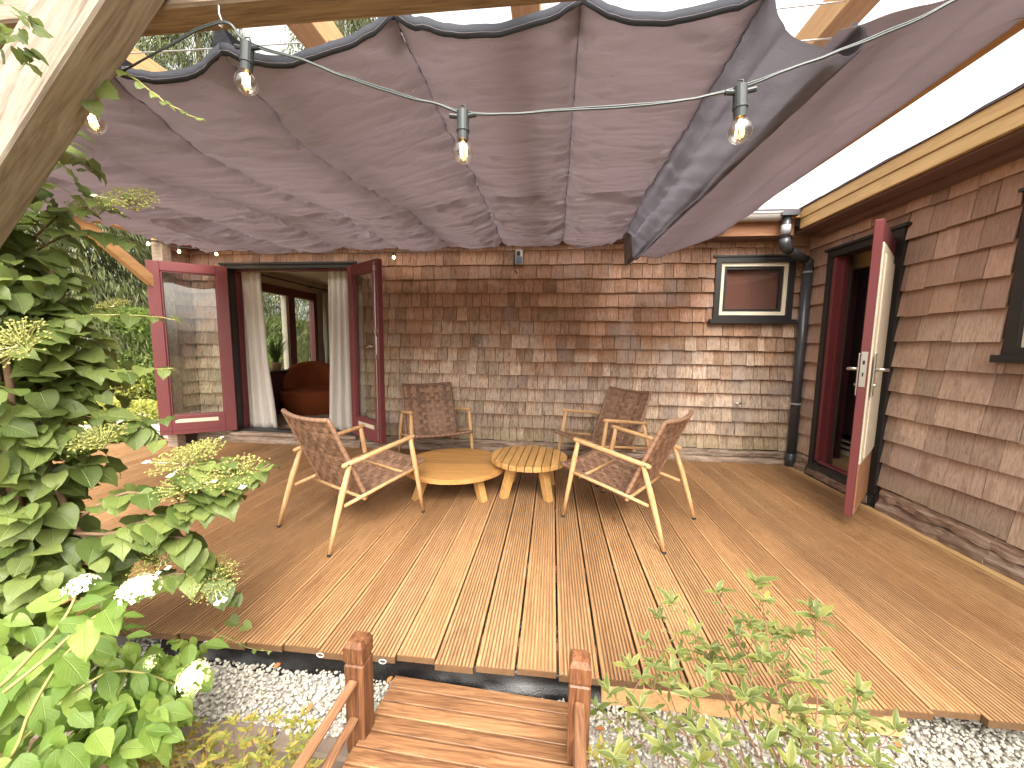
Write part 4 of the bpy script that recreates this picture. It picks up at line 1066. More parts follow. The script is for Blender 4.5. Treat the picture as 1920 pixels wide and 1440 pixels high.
# ================================================================== SMALL WALL THINGS
ex = empty('outdoor_socket_box', (-.355,WY-.02,2.02), label='small grey socket box with a blue flap, on the wall just below the canopy', cat='socket box')
def at0(b, o0): b.v = [(v[0]-o0[0], v[1]-o0[1], v[2]-o0[2]) for v in b.v]; return b
E0 = (-.355,WY-.02,2.02)
b = at0(MB(), E0); b.bbox((-.395,3.905,1.965),(-.320,3.945,2.115),.004); at0(b,E0).obj('housing', M['gutter'], ex)
t = NT('blue_flap'); M['flap'] = t.bsdf((.055,.10,.16), .35, .5)
b = MB(); b.bbox((-.385,3.897,1.975),(-.330,3.9045,2.04),.002); at0(b,E0).obj('flap', M['flap'], ex)
b = MB(); b.lathe([(.016,.0),(.018,.02),(.010,.04)], 10, (-.365,3.893,2.05)); b.bbox((-.415,3.90,1.955),(-.398,3.93,2.06),.003)
b.tube([(-.41,3.91,1.955),(-.415,3.90,1.92),(-.40,3.895,1.885),(-.385,3.90,1.92),(-.392,3.905,1.95)], .004, 6); b.tube([(-.395,3.90,1.90),(-.375,3.91,1.87)], .006, 6); at0(b,E0).obj('plug', M['plastic'], ex)
tap = empty('garden_tap', P(1383,758,WY-.03), label='small metal tap on the shingle wall left of the downpipe', cat='tap')
b = MB(); b.tube([(0,.03,0),(0,-.045,0),(0,-.06,-.02)], .008, 8); b.obj('spout', M['steel'], tap, True)
b = MB(); b.tube([(-.045,-.02,.012),(.03,-.02,.014)], .007, 8); b.obj('lever', M['steel'], tap, True)
cb = empty('ground_cable', (-.5,3.85,0), label='thin black cable lying along the foot of the shingle wall', cat='cable')
b = MB(); b.tube(smooth_path([Vector(q) for q in ((-.35,.03,.08),(-.33,-.01,.02),(-.1,-.03,.012),(.1,-.02,.012),(.15,.02,.03),(.17,.07,.06))], 4), .005, 6); b.obj('sheath', M['plastic'], cb)

# ================================================================== INSIDE THE ROOM
def curtain(name, label, x0, x1, y, z0, z1, folds, amp, flare=0, tie=0, mat='curtain', axis='x', xb=None):
    """hanging cloth; (x0,x1) at the rail, flared at the hem"""
    nu, nv = folds*10, 26; vs = []
    bx = xb or (x0, x1)
    for j in range(nv+1):
        s = j/nv; z = z1 + (z0-z1)*s
        for i in range(nu+1):
            t_ = i/nu; f_ = s**1.6
            u = (x0+(x1-x0)*t_)*(1-f_) + (bx[0]+(bx[1]-bx[0])*t_)*f_
            w_ = amp*(.7+.5*s)*math.sin(t_*folds*6.283 + noise.noise(Vector((t_*4, s*1.5, x0)))*1.6) + noise.noise(Vector((t_*6, s*4, y)))*.012
            p = (u, y+w_, z + (.015*math.sin(t_*9) if j == nv else 0)); vs.append(p if axis == 'x' else (p[1], p[0], p[2]))
    o0 = vs[nu//2 + nv*(nu+1)]; b = MB(); b.add([(v[0]-o0[0], v[1]-o0[1], v[2]-o0[2]) for v in vs], [(j*(nu+1)+i, j*(nu+1)+i+1, (j+1)*(nu+1)+i+1, (j+1)*(nu+1)+i) for j in range(nv) for i in range(nu)])
    o = b.obj(name, M[mat], None, True); o.location = o0; m_ = o.modifiers.new('s','SOLIDIFY'); m_.thickness = .002; tag(o, label, 'curtain', 'curtains in the room behind the double doors'); return o
curtain('curtain', 'pale linen curtain on the left of the doorway, swept in towards the hem', -3.62, -3.34, 4.09, .13, 1.985, 3, .020, xb=(-3.60,-3.23))
curtain('curtain', 'pale linen curtain on the right of the doorway beside the glazed door edge', -2.52, -2.22, 4.09, .13, 1.985, 4, .022, xb=(-2.60,-2.20))
curtain('curtain', 'tan curtain in the far corner of the room, behind the rust armchair', 6.28, 6.62, -3.98, .2, 2.03, 4, .03, axis='y', mat='curtain')
rod = empty('curtain_rod', (LX+.12,5.5,2.06), label='dark curtain rod over the garden window in the room', cat='curtain rod')
b = MB(); b.tube([(0,-1.2,0),(0,1.05,0)], .011, 8); b.tube([(0,1.05,0),(0,1.09,0)], .020, 8); b.obj('pole', M['black'], rod)
for yy in (-.6,.55):
    b = MB(); b.tube([(0,yy,0),(-.118,yy,0)], .007, 6); b.obj('bracket', M['black'], rod)
# armchair
ac = empty('tub_armchair', (-3.45,5.15,.12), rad(38), 'rounded rust brown boucle tub chair in the room behind the double doors', 'armchair'); ac.scale = (1,1,.92)
def blob(fn, nu, nv, name, par):
    vs = [fn(i/nu*2*math.pi, j/nv) for j in range(nv+1) for i in range(nu)]
    fs = [(j*nu+i, j*nu+(i+1)%nu, (j+1)*nu+(i+1)%nu, (j+1)*nu+i) for j in range(nv) for i in range(nu)] + [tuple(range(nu))[::-1], tuple(nv*nu+i for i in range(nu))]
    b = MB(); b.add(vs, fs); return b.obj(name, M['boucle'], par, True)
def sup(a, e): c, s_ = math.cos(a), math.sin(a); return (abs(c)**e*math.copysign(1,c), abs(s_)**e*math.copysign(1,s_))
def base_fn(a, v):
    c, s_ = sup(a, .75); r = .43*(.80+.25*math.sin(min(1,v*1.25)*math.pi*.55)) * (1 if v < .86 else math.sqrt(max(0.02, 1-((v-.86)/.14)**2*.96))); return (c*r, s_*r*.92, v*.42)
blob(base_fn, 40, 16, 'seat', ac)
def back_fn(a, v):
    # C-shaped rounded back: sweep round the rear
    th = math.pi*.02 + v*math.pi*.96; cx, cy = .335*math.cos(th), .06+.30*math.sin(th)
    h_ = .32 + .30*math.sin(v*math.pi)**.55; rr = .115*(1 if .06 < v < .94 else math.sqrt(max(.03, 1-((abs(v-.5)-.44)/.06)**2)))
    c, s_ = sup(a, .8); return (cx*(1+c*rr/.335), cy+ (cy-.06)/.30*c*rr*1.0, .16 + h_*.5 + s_*h_*.55)
blob(back_fn, 24, 40, 'backrest', ac)
rug = MB(); 
for k in range(14): rug.tube([(-.95,-.75+k*.11,.012),(.0,-.74+k*.11+.01,.014),(.95,-.75+k*.11,.012)], .05, 8)
rug.v = [(v[0], v[1], max(0, v[2]*.45)) for v in rug.v]
t = NT('shaggy_rug'); n = t.noise(t.pos(), 60, 4); M['rug'] = t.bsdf(t.mix(n, (.13,.085,.065), (.36,.27,.21)), .95, .1, nrm=t.bump(n, 1, .02))
o = rug.obj('rug', M['rug']); o.location = (-3.0,5.0,.119); tag(o, 'brown ribbed shaggy rug under the rust tub chair', 'rug')
con = empty('console_table', (-3.95,4.97,.12), label='dark low console by the garden window, carrying the potted plant', cat='console table')
b = MB(); b.bbox((-.13,-.30,.0),(.13,.28,.60),.005); b.obj('cabinet', M['darkroom'], con); b = MB(); b.bbox((-.145,-.32,.601),(.145,.30,.625),.004); b.obj('top', M['black'], con)
pot = empty('potted_plant', (-3.94,5.02,.746), label='arching grassy plant in a woven straw pot by the garden window', cat='potted plant')
t = NT('straw_pot'); w_ = t.n('ShaderNodeTexWave'); w_.inputs['Scale'].default_value = 30; w_.inputs['Distortion'].default_value = 4; M['straw'] = t.bsdf(t.mix(w_.outputs['Fac'], (.35,.20,.09), (.62,.45,.25)), .8, .2)
b = MB(); b.lathe([(.052,0),(.066,.05),(.070,.10),(.065,.115),(.055,.112),(.05,.10)], 20); b.obj('pot', M['straw'], pot, True)
rng = np.random.default_rng(5); V = []; Fq = []; tn = []
for k in range(110):
    a = rng.uniform(0, 6.28); L = rng.uniform(.28,.52); sp = rng.uniform(.05,.30); w0 = .006; base = np.array([.03*math.cos(a), .03*math.sin(a), .10]); sd_ = np.array([-math.sin(a), math.cos(a), 0])
    n0 = len(V)
    for j in range(6):
        s = j/5; p = base + np.array([math.cos(a)*sp*s*s*1.1, math.sin(a)*sp*s*s*1.1, L*(s - .35*s**3*(sp/.3))]); w = w0*(1-s)**.6+.0006
        V += [p-sd_*w, p+sd_*w]; tn += [rng.random()]*2
    Fq += [(n0+2*j, n0+2*j+1, n0+2*j+3, n0+2*j+2) for j in range(5)]
o = bpy.data.objects.new('blades', np_mesh('blades', np.array(V), np.array(Fq), M['grassy'], {'tone': tn})); link(o, pot); o['kind'] = 'stuff'

# ================================================================== PLANTS
def leaf_arrays(kind, fold=.25, droop=.25, wav=.0, seed=0):
    """unit-length leaf: base at origin, tip along +Y, upper side +Z. returns V, F(quads), UV"""
    rs = random.Random(seed)
    if kind == 'heart': prof = [(-.05,.10),(-.10,.34),(.06,.47),(.28,.50),(.52,.42),(.74,.26),(.90,.09),(1.0,.005)]; mid = [0,.0,.08,.28,.52,.74,.90,1.0]
    elif kind == 'ovate': prof = [(0,.02),(.08,.14),(.22,.24),(.42,.27),(.62,.22),(.80,.12),(.92,.045),(1.0,.004)]; mid = [p[0] for p in prof]
    elif kind == 'lance': prof = [(0,.015),(.15,.10),(.35,.155),(.55,.155),(.75,.10),(.90,.04),(1.0,.004)]; mid = [p[0] for p in prof]
    V = []; UV = []
    for (y, w), ym in zip(prof, mid):
        for u in (-1,-.5,0,.5,1):
            a = abs(u); yy = ym + (y-ym)*a**1.5; x = u*w
            z = a*w*fold - droop*yy*yy*.9 - .10*a*a*w + (wav*math.sin(yy*14+seed)*a*.1)
            V.append((x, yy, z)); UV.append((u, yy))
    n = len(prof); F_ = [(j*5+i, j*5+i+1, (j+1)*5+i+1, (j+1)*5+i) for j in range(n-1) for i in range(4)]
    return np.array(V), np.array(F_), np.array(UV)
LV = {}
for kind in ('heart','ovate','lance'):
    LV[kind] = [leaf_arrays(kind, f, d, w, s) for s, (f, d, w) in enumerate(((.30,.22,.3),(.15,.38,.6),(.42,.12,.2),(.22,.55,.5)))]
LM = {}
def leaf_mesh(kind, k, mat):
    if (kind, k, mat) not in LM:
        V, F_, UV = LV[kind][k]; LM[(kind,k,mat)] = np_mesh('leaf', V, F_, M[mat], {'tone': np.zeros(len(V))}, UV, True)
    return LM[(kind,k,mat)]
def leaf_basis(dirv, up):
    y = Vector(dirv).normalized(); z = (Vector(up) - y*Vector(up).dot(y))
    if z.length < 1e-3: z = y.orthogonal()
    z.normalize(); x = y.cross(z); return Matrix((x, y, z)).transposed()
def scatter_leaves(parent, org, leaves, kind, mat, limit=300, name='leaf'):
    """leaves: list of (pos, dir, up, size). largest seen ones become objects, the rest one mesh"""
    def key(l):
        p = np.array(l[0]) - np.array([0,0,CAMZ]); r = RM.T @ p
        if r[1] < .05: return 0
        px, py = 960+F*r[0]/r[1], 720-F*r[2]/r[1]
        if not (-40 < px < 1960 and -40 < py < 1480): return 0
        return l[3]/r[1]
    leaves.sort(key=key, reverse=True)
    for l in leaves[:limit]:
        o = bpy.data.objects.new(name, leaf_mesh(kind, random.randrange(4), mat)); link(o, parent)
        B = leaf_basis(l[1], l[2]); o.matrix_basis = Matrix.Translation(Vector(l[0])-org) @ B.to_4x4() @ Matrix.Scale(l[3], 4)
    rest = leaves[limit:]
    if rest:
        Vs, Fs, Us, Ts = [], [], [], []; off = 0
        for l in rest:
            V, F_, UV = LV[kind][random.randrange(4)]; B = np.array(leaf_basis(l[1], l[2]))
            Vs.append((V*l[3]) @ B.T + np.array(Vector(l[0])-org)); Fs.append(F_+off); Us.append(UV); Ts.append(np.full(len(V), random.random())); off += len(V)
        o = bpy.data.objects.new('foliage', np_mesh('foliage', np.concatenate(Vs), np.concatenate(Fs), M[mat], {'tone': np.concatenate(Ts)}, np.concatenate(Us), True)); link(o, parent); o['kind'] = 'stuff'
def rv(): 
    v = Vector(np.random.normal(size=3)); return v.normalized()
CAMP = Vector((0,0,CAMZ))
def clump(ctr, rx, ry, rz, n, size, out=.5, updir=(0,0,1), tocam=.45, surf=.5):
    """leaves in an ellipsoid, most near its surface, facing up and out"""
    L = []
    for _ in range(n):
        d = rv(); q = random.random()**(surf/2); p = ctr + Vector((d.x*rx, d.y*ry, d.z*rz))*q
        cam_ = (CAMP - p).normalized()
        up = (Vector(updir)*.75 + cam_*tocam + d*.35 + rv()*.35).normalized()
        dr_ = (Vector((d.x, d.y*.6, -.45)) + rv()*.55)
        L.append((p, dr_, up, size*random.uniform(.65,1.2)))
    return L
def lace_cluster(root, p, r, nrm, n=150, mat='lace', seed=0, florets=4):
    rs = np.random.default_rng(seed); b = MB(); B = leaf_basis(Vector(nrm).orthogonal(), nrm)
    O = Vector((0,0,-r*.55))
    for k in range(n):
        a = k*2.39996; q = r*math.sqrt((k+.5)/n); z = r*.18*(1-(q/r)**2) + rs.normal()*r*.05
        c = Vector((q*math.cos(a), q*math.sin(a), z)) + Vector(rs.normal(size=3))*r*.05; s = r*rs.uniform(.030,.055)
        b.add([c+Vector(v)*s for v in ((1,0,0),(0,1,0),(-1,0,0),(0,-1,0),(0,0,1),(0,0,-1))], [(0,1,4),(1,2,4),(2,3,4),(3,0,4),(1,0,5),(2,1,5),(3,2,5),(0,3,5)])
        if k % 2 == 0:
            m_ = O*.35 + Vector((c.x*.45, c.y*.45, 0)); b.tube([m_, c], r*.010, 3, False)
    for k in range(9): a = k*.7; b.tube([O, Vector((.45*r*math.cos(a), .45*r*math.sin(a), -r*.2))], r*.018, 4, False)
    b.v = [tuple(B @ Vector(v) + p) for v in b.v]; o = b.obj('flower_cluster', M[mat], root)
    b = MB()
    for k in range(max(1,florets-2)):
        a = rs.uniform(0,6.28); c = Vector((1.12*r*math.cos(a), 1.12*r*math.sin(a), .05*r))
        for j in range(4):
            t0 = j*1.571; e = Vector((math.cos(t0), math.sin(t0), 0))*.11*r; g_ = Vector((-math.sin(t0), math.cos(t0), 0))*.07*r
            b.add([c, c+e*.6+g_, c+e*1.15, c+e*.6-g_], [(0,1,2,3)])
        b.tube([O*.4, c], r*.014, 4, False)
    if florets: b.v = [tuple(B @ Vector(v) + p) for v in b.v]; b.obj('sepal', M['white_fl'], o)
    return o
def panicle(root, p, r, nrm, n, mat, seed):
    rs = np.random.default_rng(seed); b = MB(); B = leaf_basis(Vector(nrm).orthogonal(), nrm)
    for k in range(n):
        zz = rs.random(); q = r*math.sqrt(max(0.02,1-zz*zz))*rs.uniform(.0,1.0)**.5; a = rs.uniform(0,6.28); c = Vector((q*math.cos(a), q*math.sin(a), (math.sqrt(max(0,1-(q/r)**2))*rs.uniform(.75,1.0)-.35)*r*.9)); nn = (c+Vector((0,0,r*.3))).normalized()
        Bn = leaf_basis(nn.orthogonal(), nn); s = r*rs.uniform(.10,.17); ph = rs.uniform(0,1.5)
        if k % 3 == 0:
            b.add([c+Vector(v)*s*.45 for v in ((1,0,0),(0,1,0),(-1,0,0),(0,-1,0),(0,0,1),(0,0,-1))], [(0,1,4),(1,2,4),(2,3,4),(3,0,4),(1,0,5),(2,1,5),(3,2,5),(0,3,5)]); continue
        for j in range(4):
            t0 = ph+j*1.571; e = Bn @ Vector((math.cos(t0), math.sin(t0), .25)); g_ = Bn @ Vector((-math.sin(t0), math.cos(t0), 0))
            b.add([c, c+(e*.6+g_*.5)*s, c+e*1.1*s, c+(e*.6-g_*.5)*s], [(0,1,2,3)])
    b.v = [tuple(B @ Vector(v) + p) for v in b.v]; return b.obj('flower_cluster', M[mat], root)
def twig(root, pts, r0, r1, mat='bark', name='stem', n=6):
    pp_ = smooth_path([Vector(p) for p in pts], 5, .006); m = len(pp_); b = MB(); b.tube(pp_, [r0+(r1-r0)*i/(m-1) for i in range(m)], n); return b.obj(name, M[mat], root, True), pp_
def along(path, n, size, spread=.02, t0=0.0, kindup=(0,0,1), tocam=.4, tipdrop=.35):
    L = []
    for k in range(n):
        t_ = t0 + (1-t0)*(k+random.random())/n; i = min(int(t_*(len(path)-1)), len(path)-2); p = path[i].lerp(path[i+1], t_*(len(path)-1)-i)
        ax = (path[i+1]-path[i]).normalized(); side = ax.cross(Vector((0,0,1))).normalized()*(1 if k % 2 else -1)
        d = side*.9 + ax*.55 + Vector((0,0,-tipdrop)) + rv()*.25
        up = Vector(kindup)*.8 + (CAMP-p).normalized()*tocam + rv()*.2
        L.append((p + side*spread*random.random() + rv()*spread*.3, d, up, size*random.uniform(.7,1.15)*(1-.35*(t_ if t_ > .8 else 0))))
    return L

# ---- climbing hydrangea on the left post
vo = Vector((-1.85,1.05,GZ))
vine = empty('climbing_hydrangea', vo, label='climbing hydrangea with heart-shaped leaves and greenish lacecap flowers wrapped round the left pergola post', cat='climbing plant')
def rel(p): return Vector(p) - vo
def gpts(spec):                       # (px, py, Y) triples
    return [P(*s) for s in spec]
E3 = []                               # ellipsoid clumps: px, py, Y, rx, ry, rz (m), n, leaf size
for (px, py, Y, rx, ry, rz, n, s) in (
    (0,430,1.12,.14,.13,.15,44,.074), (40,520,1.10,.13,.12,.13,44,.076), (0,600,1.05,.15,.13,.12,46,.08), (100,560,1.15,.10,.13,.11,30,.074), (70,640,1.10,.15,.14,.11,58,.08),
    (20,740,1.05,.18,.14,.12,56,.085), (110,700,1.15,.11,.14,.10,34,.08), (30,840,1.0,.17,.14,.09,48,.085), (130,790,1.10,.11,.13,.07,26,.08), (20,930,.95,.16,.12,.08,38,.085), (110,880,1.05,.12,.11,.05,20,.08),
    (0,960,1.0,.16,.12,.14,50,.09), (60,1000,1.0,.14,.12,.10,34,.085),
    (10,1030,.95,.17,.13,.10,46,.09), (110,1060,1.0,.14,.14,.08,38,.085), (50,1130,.95,.17,.12,.08,38,.09), (200,1040,1.05,.09,.11,.05,14,.08),
    (0,700,.95,.08,.10,.14,26,.08), (0,820,.92,.08,.10,.12,24,.085), (0,560,1.0,.08,.10,.12,22,.078),
    (90,330,1.12,.07,.09,.07,12,.066), (50,390,1.10,.11,.10,.09,20,.07), (200,720,1.2,.07,.08,.12,16,.066)):
    E3 += clump(P(px,py,Y), rx, ry, rz, int(n*1.5), s*.84, tocam=.45)
# branches reaching out to the right, with their leaves
def branch(spec, n, size, r0=.006, r1=.0025, mat='bark', t0=.15, **kw):
    o, path = twig(vine, [rel(p) for p in gpts(spec)], r0, r1, mat, 'branch'); path = [q+vo for q in path]
    E3.extend(along(path, n, size, t0=t0, **kw)); return path
branch([(60,790,1.0),(150,1000,1.02),(250,985,1.06),(330,960,1.10),(400,940,1.13),(450,915,1.16),(505,870,1.18)], 46, .080, .010, .003)
branch([(200,1000,1.03),(300,985,1.08),(370,935,1.12),(420,900,1.15),(480,892,1.16)], 36, .078)
branch([(120,990,1.0),(220,930,1.05),(310,920,1.10),(370,880,1.14),(440,865,1.18)], 30, .075)
branch([(140,1000,1.0),(260,1005,1.06),(350,1010,1.1),(385,1060,1.12),(370,1090,1.12)], 28, .075)
branch([(90,1080,.98),(230,1100,1.05),(330,1075,1.1),(410,1085,1.13),(445,1120,1.15)], 34, .07)
branch([(80,820,1.05),(170,830,1.1),(240,800,1.15),(300,825,1.18)], 22, .085)
branch([(100,600,1.1),(180,590,1.15),(250,592,1.2),(330,600,1.24)], 9, .055, .003, .0015, 'stem')
branch([(100,660,1.1),(180,690,1.15),(250,695,1.2),(325,690,1.24)], 13, .06, .003, .0015, 'stem')
branch([(90,760,1.1),(200,790,1.15),(250,790,1.2),(325,785,1.24)], 10, .055, .003, .0015, 'stem')
branch([(60,450,1.12),(120,400,1.12),(180,385,1.12),(250,372,1.12)], 12, .06, .004, .002)
branch([(50,480,1.12),(130,440,1.15),(200,440,1.18),(250,455,1.2)], 16, .065, .004, .002)
branch([(60,380,1.12),(90,300,1.1),(120,255,1.08),(150,215,1.05)], 12, .06, .004, .002)
branch([(130,300,1.1),(160,300,1.1),(175,320,1.1)], 6, .055, .003, .002)
# young shoot hanging over the string light
_, pth = twig(vine, [rel(p) for p in gpts([(150,170,1.04),(190,140,1.03),(230,135,1.02),(280,170,1.01),(330,205,1.0),(385,228,1.0)])], .0024, .0014, 'stem', 'branch')
E3 += [(p, d, u, s*.55) for (p, d, u, s) in along([q+vo for q in pth], 16, .05, spread=.004, t0=.1)]
E3 += [(P(185,160,1.0), Vector((.5,0,-.3)), (CAMP-P(185,160,1.0)), .055), (P(170,190,1.0), Vector((.4,0,-.9)), (CAMP-P(185,160,1.0)), .045), (P(205,130,1.02), Vector((.6,0,.3)), (CAMP-P(185,160,1.0)), .035)]
E3 += clump(P(8,25,.80), .05,.05,.04, 22, .03) + clump(P(0,80,.80), .035,.05,.04, 16, .03)
E3 = [(p, d, u, s) for (p, d, u, s) in E3 if (RM.T @ np.array(p-CAMP))[1] > .55]
scatter_leaves(vine, vo, E3, 'heart', 'vine', 300)
for i, (px, py, Y, r, nr) in enumerate(((245,372,1.12,.075,(.3,-.6,.7)), (20,640,.85,.085,(.1,-.7,.6)), (180,820,1.05,.085,(0,-.35,1)), (345,860,1.15,.10,(0,-.3,1)), (440,885,1.16,.10,(.1,-.3,1)), (350,905,1.10,.085,(0,-.4,1)), (380,840,1.22,.075,(0,-.2,1)), (400,1085,1.12,.085,(.3,-.4,.8)), (210,570,1.2,.05,(0,-.4,1)), (300,1040,1.12,.085,(0,-.4,1)), (175,385,1.15,.06,(.2,-.5,.8)))):
    lace_cluster(vine, rel(P(px,py,Y)), r, nr, 170, 'lace', i, 3 + i % 2)
# old stems against the post
for k in range(9):
    x0 = -1.86 + random.uniform(-.07,.12); twig(vine, [rel((x0, .98+random.uniform(-.05,.03), GZ)), rel((x0+random.uniform(-.08,.12), .96, .45)), rel((x0+random.uniform(-.06,.1), .99, 1.0)), rel((x0+random.uniform(-.05,.1), .98, 1.6+random.uniform(-.2,.2)))], .016, .006, 'bark', 'stem', 7)

# ---- panicle hydrangea, bottom left
ho = Vector((-1.25,.72,GZ))
hyd = empty('panicle_hydrangea', ho, label='bushy light green hydrangea with pointed leaves and three white flower heads, bottom left corner', cat='shrub')
H3 = []
for (px, py, Y, rx, ry, rz, n, s) in ((60,1250,.80,.15,.12,.10,50,.125),(160,1300,.82,.15,.12,.10,60,.12),(260,1290,.86,.13,.11,.09,55,.11),(100,1390,.72,.17,.11,.09,60,.12),(230,1380,.78,.13,.10,.08,50,.11),(330,1240,.95,.09,.09,.07,30,.09),(180,1200,.88,.13,.10,.06,34,.115),(20,1180,.85,.11,.10,.08,24,.13),(320,1330,.86,.07,.08,.06,18,.09)):
    H3 += clump(P(px,py,Y), rx, ry, rz, int(n*1.2), s*.70, tocam=.35)
for spec, n, s in (([(0,1290,.60),(110,1170,.66),(145,1105,.70)], 8, .085), ([(10,1300,.60),(150,1180,.68),(250,1110,.72)], 10, .09), ([(30,1400,.7),(200,1260,.8),(350,1290,.9)], 8, .08), ([(20,1420,.66),(120,1230,.74),(200,1190,.8)], 7, .10)):
    _, pth = twig(hyd, [Vector(p)-ho for p in gpts(spec)], .004, .0022, 'stem', 'stem'); H3 += along([q+ho for q in pth], n, s, t0=.4, tocam=.7)
scatter_leaves(hyd, ho, H3, 'ovate', 'panic', 290)
panicle(hyd, P(150,1098,.70)-ho, .032, (0,-.3,1), 130, 'white_fl', 1); panicle(hyd, P(258,1105,.72)-ho, .042, (.1,-.35,1), 200, 'white_fl', 2)
panicle(hyd, P(362,1268,.80)-ho, .041, (.2,-.6,.8), 180, 'lime_fl', 3); panicle(hyd, P(285,1240,.76)-ho, .018, (.2,-.6,.8), 50, 'lime_fl', 4)

# ---- variegated shrub, bottom right
so_ = Vector((.62,.86,GZ))
shr = empty('variegated_shrub', so_, label='loose shrub with small cream-edged leaves and reddish stems, right of the footbridge', cat='shrub')
S3 = []
ends = [(1260,1130,1.10),(1345,1110,1.05),(1415,1095,1.0),(1460,1190,1.02),(1530,1160,.98),(1300,1190,1.06),(1380,1190,1.0),(1430,1240,.94),(1210,1200,1.10),(1180,1250,1.05),(1260,1260,1.0),(1330,1280,.95),(1400,1310,.9),(1490,1280,1.0),(1610,1300,1.05),(1560,1330,.98),(1500,1340,.92),(1620,1400,.95),(1140,1300,1.0),(1200,1330,.95),(1290,1350,.9),(1350,1400,.82),(1440,1400,.82),(1240,1400,.88),(1560,1410,.88),(1120,1330,1.08),(1680,1370,1.05),(1160,1420,.85),(1310,1430,.8),(1480,1440,.8),(1420,1180,1.02),(1370,1240,.98),(1235,1160,1.12),(1475,1330,.9)]
for k, (px, py, Y) in enumerate(ends):
    e = P(px,py,Y); b0 = so_ + Vector((random.uniform(-.10,.16), random.uniform(-.12,.02), 0)); m_ = b0.lerp(e, .55) + Vector((random.uniform(-.04,.04), random.uniform(-.03,.03), .05)); m1 = b0.lerp(e, .8) + Vector((0,0,.03))
    _, pth = twig(shr, [b0-so_, m_-so_, m1-so_, e-so_], .0022, .0010, 'redstem', 'stem', 5); pw = [q+so_ for q in pth]
    S3 += along(pw, 11, .036, spread=.010, t0=.50, tocam=.5, tipdrop=-.1)
    for j in range(random.randint(4,6)):        # whorl at the tip
        a = j*2.4+random.random(); d = Vector((math.cos(a), math.sin(a)*.8, .8+random.uniform(-.5,.9))); S3.append((e+rv()*.004, d, Vector((0,-.3,1))+rv()*.2, random.uniform(.034,.058)))
    for j in range(1):
        q = pw[int(len(pw)*random.uniform(.5,.85))]; e2 = q + Vector((random.uniform(-.07,.07), random.uniform(-.05,.04), random.uniform(.02,.07))); twig(shr, [q-so_, e2-so_], .0016, .0009, 'redstem', 'stem', 4)
        for i in range(6): a = i*2.4; S3.append((e2+rv()*.003, Vector((math.cos(a), math.sin(a)*.8, .5)), Vector((0,-.3,1))+rv()*.2, random.uniform(.028,.048)))
scatter_leaves(shr, so_, S3, 'lance', 'varieg', 300)

# ---- small azaleas in the bed
for (name_lab, c0, specs) in (
    ('low azalea with orange and yellow-green leaves in front of the edging, left of the footbridge', Vector((-.80,.86,GZ)), [(px, py, .82+.0009*(1440-py)) for px in range(250,600,26) for py in (1360,1395,1430)]),
    ('low azalea sprigs at the foot of the right footbridge post', Vector((.22,.90,GZ)), [(1120,1400,.95),(1150,1430,.92),(1130,1440,.95),(1175,1410,.98),(1110,1430,.92)])):
    az = empty('azalea', c0, label=name_lab, cat='shrub'); A3 = []
    for (px, py, Y) in specs:
        e = P(px+random.uniform(-12,12), py+random.uniform(-14,14), Y); b0 = c0 + Vector((e.x-c0.x, e.y-c0.y, 0))*.8 + Vector((random.uniform(-.04,.04), random.uniform(-.03,.03), 0)); b0.z = GZ
        twig(az, [b0-c0, b0.lerp(e,.6)-c0+rv()*.012, e-c0], .0016, .0008, 'redstem', 'stem', 4)
        for t_ in (.55,.75,1.0,1.0):
            q = b0.lerp(e, t_)
            for i in range(5): a = i*2.4+t_*7; A3.append((q+rv()*.006, Vector((math.cos(a), math.sin(a)*.8, .5)), Vector((0,-.3,1))+rv()*.2, random.uniform(.014,.028)))
    scatter_leaves(az, c0, A3, 'lance', 'azal', 300)
# small creeping tendril along the deck edge
co_ = P(440,1190,1.22)
tr = empty('creeper', co_, label='thin creeper tendril with round leaves lying along the deck edge', cat='climbing plant')
T3 = []
_, pth = twig(tr, [Vector(p)-co_ for p in gpts([(395,1180,1.2),(430,1200,1.2),(470,1215,1.21),(510,1222,1.21)])], .0012, .0008, 'stem', 'stem', 4); T3 += along([q+co_ for q in pth], 8, .016, spread=.003)
T3 += [(P(430,1160,1.22), Vector((.6,0,-.4)), Vector((0,-.5,1)), .045), (P(455,1172,1.22), Vector((.8,0,-.2)), Vector((0,-.6,1)), .04)]
scatter_leaves(tr, co_, T3, 'heart', 'vine', 30)

